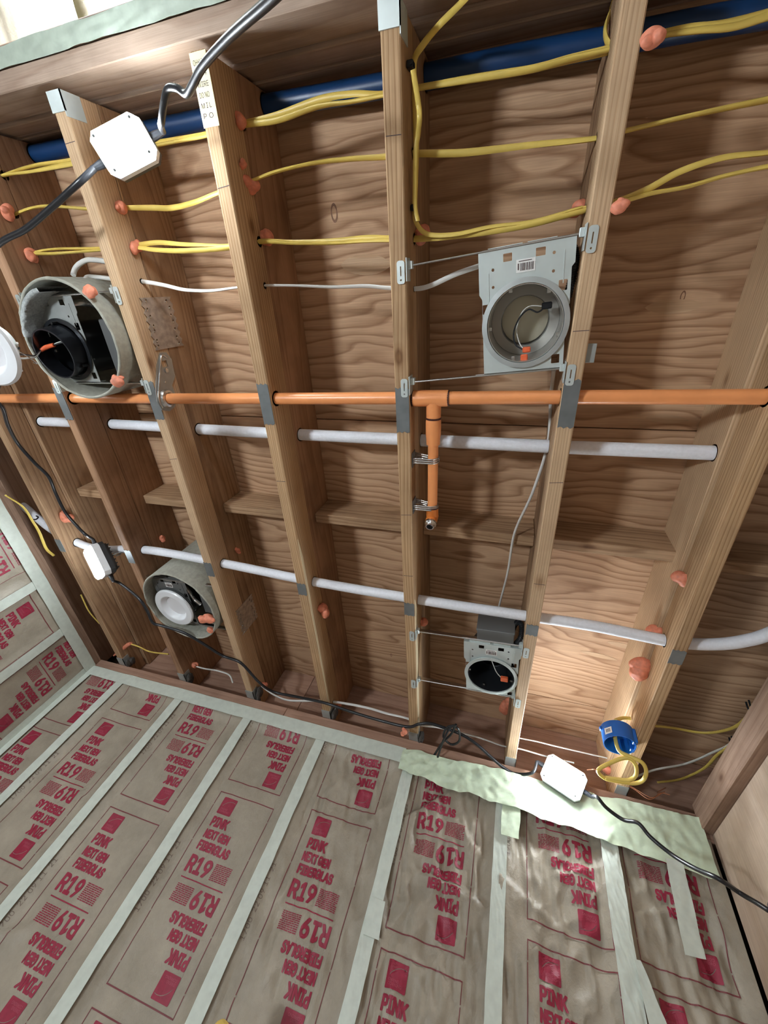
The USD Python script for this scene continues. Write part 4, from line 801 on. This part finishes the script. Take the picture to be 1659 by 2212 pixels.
# ------------------------------------------------------------------ string of work lights
def work_light(label, c, n, along, L=.145, B=.10, D=.045, group='work lights on one string', lens='lamp_lens'):
    """Plastic pod with a bright flat face; n looks out of the face, along is its long side."""
    t = thing('work_light', label, 'work light', c, group); F = frame(n, along)
    R = np.stack([F[:, 0], F[:, 1], F[:, 2]], 1); ch = .014
    def octo(l, b, q): return sg.Polygon([(-l / 2 + q, -b / 2), (l / 2 - q, -b / 2), (l / 2, -b / 2 + q), (l / 2, b / 2 - q), (l / 2 - q, b / 2), (-l / 2 + q, b / 2), (-l / 2, b / 2 - q), (-l / 2, -b / 2 + q)])
    def place(mb): return mb.move(R, c)
    obj('housing', place(MB(prism(octo(L, B, ch), D * .42, t=(0, 0, -D)), prism(octo(L * .86, B * .8, ch), .012, t=(0, 0, -D - .012)), *[bx((-L * .38 + k * L * .125, -B * .38, -D - .018), (-L * .38 + k * L * .125 + .004, B * .38, -D - .011), 0) for k in range(7)])), 'lamp_housing', t)
    obj('cover', place(MB(prism(octo(L, B, ch).difference(octo(L - .004, B - .004, ch - .001)), D * .58, t=(0, 0, -D * .58)))), 'white_plastic', t)
    obj('lens', place(MB(prism(octo(L - .005, B - .005, ch - .001), .016, t=(0, 0, -.0008)), prism(octo(L - .017, B - .017, ch - .004), .004, t=(0, 0, .0152)))), lens, t, 'glaring white face')
    for a in (-1, 1):
        for b in (-1, 1): obj('screw', place(MB(cyl((a * (L / 2 - .016), b * (B / 2 - .012), -.003), (a * (L / 2 - .016), b * (B / 2 - .012), .0195), .0028, 10))), 'galvanised_dark', t)
    ends = []
    for s in (-1, 1):
        obj('cable_gland', place(MB(tube([(s * (L / 2 - .004), s * .0, -D * .6), (s * (L / 2 + .012), 0, -D * .6), (s * (L / 2 + .030), 0, -D * .6)], [.010, .009, .0065], 12, smooth=0))), 'wire_black', t)
        ends.append(np.asarray(c) + R @ [s * (L / 2 + .030), 0, -D * .6])
    obj('hook', place(MB(tube([(0, B * .3, -D - .010), (0, B * .45, -D - .03), (0, B * .3, -D - .05), (0, .0, -D - .052), (0, -B * .1, -D - .035)], .003, 7))), 'steel', t)
    return ends
def towards(c, side=(0, 0), a=0.0):
    """Unit vector from c to the room's middle, turned by a (radians) towards the given direction."""
    v = EYE - np.asarray(c); v /= np.linalg.norm(v); w = np.asarray(side, float) if len(side) == 3 else np.zeros(3)
    if np.linalg.norm(w) > 0: w = w - v * (w @ v); w /= np.linalg.norm(w)
    return v * math.cos(a) + w * math.sin(a)
e1 = work_light('brightest work light at the upper left, hanging below the plated joist', np.array([-.89, -.315, 2.374]), (.45, .02, -.80), (.912, -.338, .231), L=.12, B=.086)
e2 = work_light('work light turned sideways at the left, on the lower foam pipe', np.array([-1.665, .963, 2.387]), (-.336, -.134, -.932), (.51, .806, -.299), lens='lamp_lens_weak')
c3 = ony(1217, 1678, 1.635); u3 = ony(1250, 1700, 1.635) - ony(1185, 1658, 1.635)
e3 = work_light('glaring work light at the right, against the top of the far wall', c3, towards(c3, (0, 0, 1), .2), u3, lens='lamp_lens_mid')
c4 = onz(-75, 800, 2.30)
e4 = work_light('work light hidden behind the dangling trim at the left edge', c4, (.35, -.1, -1), (.1, 1, 0), lens='lamp_lens_weak')
c0 = np.array([-1.17, -.85, 2.50])
e0 = work_light('work light pointing up at the low paper ceiling behind the beam', c0, (.0, .40, 1), (1, 0, 0))
e5 = work_light('added big fill light lying face up on a bucket behind the camera', np.array([-1.5, -.8, .47]), (.25, .2, 1), (1, .2, 0), L=.30, B=.21, D=.06, group=None)  # unseen lamp, added to brighten the ceiling from below
bk = thing('bucket', 'added upturned white plastic bucket under the big fill light', 'bucket', (-1.5, -.8, 0))  # unseen stand, added to hold the fill lamp
obj('wall', MB(lathe([(.150, 0), (.128, .35), (.0005, .35), (.0005, .345), (.122, .345), (.146, 0)], 40, (-1.5, -.8, 0))), 'white_plastic', bk, smooth=35)
obj('rim', MB(lathe([(.150, .0), (.156, .004), (.156, .03), (.148, .034)], 40, (-1.5, -.8, 0))), 'white_plastic', bk, smooth=35)
def cord(P, label, r=.0062): return obj('extension_cord', tube(P, r, 9, smooth=10), 'wire_black', None, label, 'cord', smooth=60)
cord([e1[0], onz(170, 395, 2.33), onz(115, 445, 2.32), onz(55, 495, 2.31), onz(0, 525, 2.30), onz(-70, 590, 2.30), onz(-120, 700, 2.31), e4[0]], 'black cord from the upper left work light to the left edge', .0072)
cord([e4[1], onz(-20, 862, 2.31), onz(5, 880, 2.33), onz(18, 920, 2.36), onz(40, 960, 2.40), onz(75, 1000, 2.42), onz(105, 1030, 2.43), onz(120, 1065, 2.44), onz(140, 1105, 2.44), onz(165, 1135, 2.43), onz(185, 1155, 2.42), e2[0]], 'black cord running down to the sideways work light', .0062)
cord([e2[1], onz(262, 1262, 2.40), onz(300, 1293, 2.38), onz(318, 1320, 2.37), onz(330, 1345, 2.37), onz(350, 1352, 2.38), onz(395, 1366, 2.39), onz(435, 1388, 2.40), onz(480, 1416, 2.42), onz(520, 1432, 2.42), onz(560, 1474, 2.415), onz(590, 1494, 2.45), onz(640, 1505, 2.45), onz(700, 1518, 2.42), onz(760, 1538, 2.42), onz(820, 1556, 2.42), onz(880, 1570, 2.415), onz(905, 1564, 2.42), onz(930, 1563, 2.43), onz(965, 1574, 2.44), onz(1000, 1588, 2.43), onz(1030, 1608, 2.42), onz(1060, 1635, 2.41), onz(1090, 1660, 2.40), onz(1115, 1672, 2.395), onz(1150, 1669, 2.39), e3[0]], 'black cord sagging past the lower left tube to the right work light', .006)
lp = lambda px, py, k=0: onz(px, py, 2.415 - k)
obj('extension_cord', tube([lp(985, 1565), lp(975, 1585), lp(955, 1605, .02), lp(942, 1625, .03), lp(935, 1638, .04), lp(944, 1638, .045), lp(952, 1615, .03), lp(962, 1590, .02), lp(975, 1570), lp(990, 1575), lp(992, 1600), lp(975, 1608), lp(958, 1592), lp(965, 1572), lp(985, 1566)], .0045, 8), 'wire_black', None, 'tangled black cord loop hanging below the far wall plate', 'cord', smooth=60)
cord([e3[1], onz(1290, 1722, 2.33), onz(1310, 1745, 2.31), onz(1345, 1770, 2.29), onz(1378, 1778, 2.27), onz(1405, 1808, 2.24), onz(1450, 1845, 2.20), onz(1500, 1875, 2.15), onz(1550, 1897, 2.10), onx(1600, 1930, .70), onx(1659, 1966, .72), onx(1740, 2030, .74), (.76, .75, 1.2), (.77, .6, .3)], 'black cord running from the right work light down along the right wall', .0062)
cord([e1[1], e1[1] * .5 + onz(349, 262, 2.34) * .5 + [0, 0, -.004], onz(349, 262, 2.34), onz(354, 225, 2.32), onz(363, 193, 2.31), onz(383, 191, 2.30), onz(403, 203, 2.29), onz(418, 180, 2.27), onz(440, 140, 2.24), onz(500, 75, 2.18), onz(590, -5, 2.10), onz(690, -105, 2.03), onz(830, -280, 1.96), (-.30, -1.0, 1.98), (-.60, -1.2, 2.1), e0[1] + [.14, -.1, -.06], e0[1]], 'kinked shiny cord from the upper left work light out over the beam', .0068)

# ------------------------------------------------------------------ round blue box with its coil of cable
bc = onx(1335, 1592, JX['E'] - JW - .052); bz1 = ZB + .07
bb = thing('junction_box', 'round blue plastic box on the side of the rightmost joist', 'junction box', bc)
bcz = bc[2]
obj('shell', MB(lathe([(.050, -.030), (.0505, .028), (.002, .030), (.002, .027), (.0475, .025), (.047, -.030)], 44, (bc[0], bc[1], bcz))), 'blue_plastic', bb, smooth=35)
obj('ear', MB(bx((bc[0] + .036, bc[1] - .03, bcz - .026), (bc[0] + .0515, bc[1] - .012, bcz + .025), .002), bx((bc[0] + .036, bc[1] + .012, bcz - .026), (bc[0] + .0515, bc[1] + .03, bcz + .025), .002), bx((bc[0] - .056, bc[1] - .008, bcz + .01), (bc[0] - .047, bc[1] + .006, bcz + .024), .002)), 'blue_plastic', bb)
v, f = arr(bx((-.013, -.0006, -.011), (.013, .0006, .011), 0)); a = math.radians(222)
sk = obj('sticker', (v @ rotz(a + math.pi / 2).T + [bc[0] + .0511 * math.cos(a), bc[1] + .0511 * math.sin(a), bcz - .008], f), 'label_white', bb, 'small white sticker')
v, f = arr(MB(*[bx((-.008 + i * .0028, -.0012, -.006), (-.0068 + i * .0028, -.0004, .006), 0) for i in range(6)])); sub('barcode', (v @ rotz(a + math.pi / 2).T + [bc[0] + .0511 * math.cos(a), bc[1] + .0511 * math.sin(a), bcz - .008], f), 'ink', sk)
q = lambda px, py, d=0.0: onz(px, py, bcz - .05 - d)
coil = [bc + [-.01, 0, .0], bc + [-.008, .004, -.03], q(1340, 1624), q(1365, 1636, .01), q(1388, 1648, .02), q(1396, 1668, .03), q(1388, 1686, .03), q(1368, 1692, .03), q(1330, 1687, .03), q(1305, 1680, .03), q(1292, 1664, .03), q(1318, 1648, .02), q(1345, 1638, .015), q(1362, 1640, .015), q(1374, 1655, .025), q(1373, 1675, .03), q(1358, 1685, .035), q(1330, 1683, .035), q(1308, 1680, .035)]
cc = thing('electrical_cable', 'coil of yellow cable hanging out of the round blue box', 'cable', coil[2])
obj('jacket', tube(coil, .0064, 9, smooth=8), 'wire_yellow', cc, smooth=60)
obj('copper_ends', MB(tube([q(1292, 1664, .03), q(1282, 1662, .03), q(1268, 1663, .03)], .0018, 6)), 'copper', cc, 'bare copper ends')
obj('electrical_cable', tube([onx(1330, 1556, JX['E'] - JW - .06), onx(1345, 1551, JX['E'] - JW - .03), onx(1362, 1552, JX['E'] - JW - .004)], .006, 9), 'wire_yellow', None, 'short yellow cable from the rightmost joist into the blue box', 'cable', smooth=60)
g = lambda px, py: ony(px, py, YW - .03)
cw = thing('bare_wires', 'bundle of thin bare copper wires against the far wall, right of the work light', 'wire', g(1410, 1715))
for P in ([(1340, 1688), (1365, 1700), (1395, 1718), (1410, 1723), (1425, 1715)], [(1340, 1690), (1370, 1705), (1400, 1726), (1418, 1720), (1436, 1710)], [(1420, 1716), (1430, 1713), (1447, 1717)], [(1420, 1712), (1428, 1707), (1438, 1702)]):
    obj('strand', tube([g(*p) for p in P], .0016, 6), 'copper', cw)
obj('wire_nut', cyl(ony(998, 1656, YW - .008), ony(1012, 1648, YW - .008), .0055, 10, .004), 'label_white', None, 'small white and blue scrap stuck to the far wall plate', 'scrap')

# ------------------------------------------------------------------ yellow-headed pole leaning at the bottom edge
bt = ony(487, 2205, 1.55); pl_ = thing('brush', 'yellow brush head just showing at the bottom edge of the picture', 'brush', (bt[0] + .05, 1.35, 0))
ba = np.array([bt[0] + .05, 1.35, .005])
hd_ = bt - [0, 0, .01]
obj('handle', tube([ba, hd_ + (ba - hd_) * .04], .011, 12, smooth=0), 'joist_pale', pl_)
obj('bristles', blob(hd_ - [0, 0, .012], .022, 5, 3), 'yellow_plastic', pl_, smooth=60)
obj('grip', tube([hd_ + [.028, 0, -.004], hd_ + [.045, 0, -.012], hd_ + [.07, 0, -.03], hd_ + [.02, -.0, -.07]], .007, 8), 'wire_black', pl_)
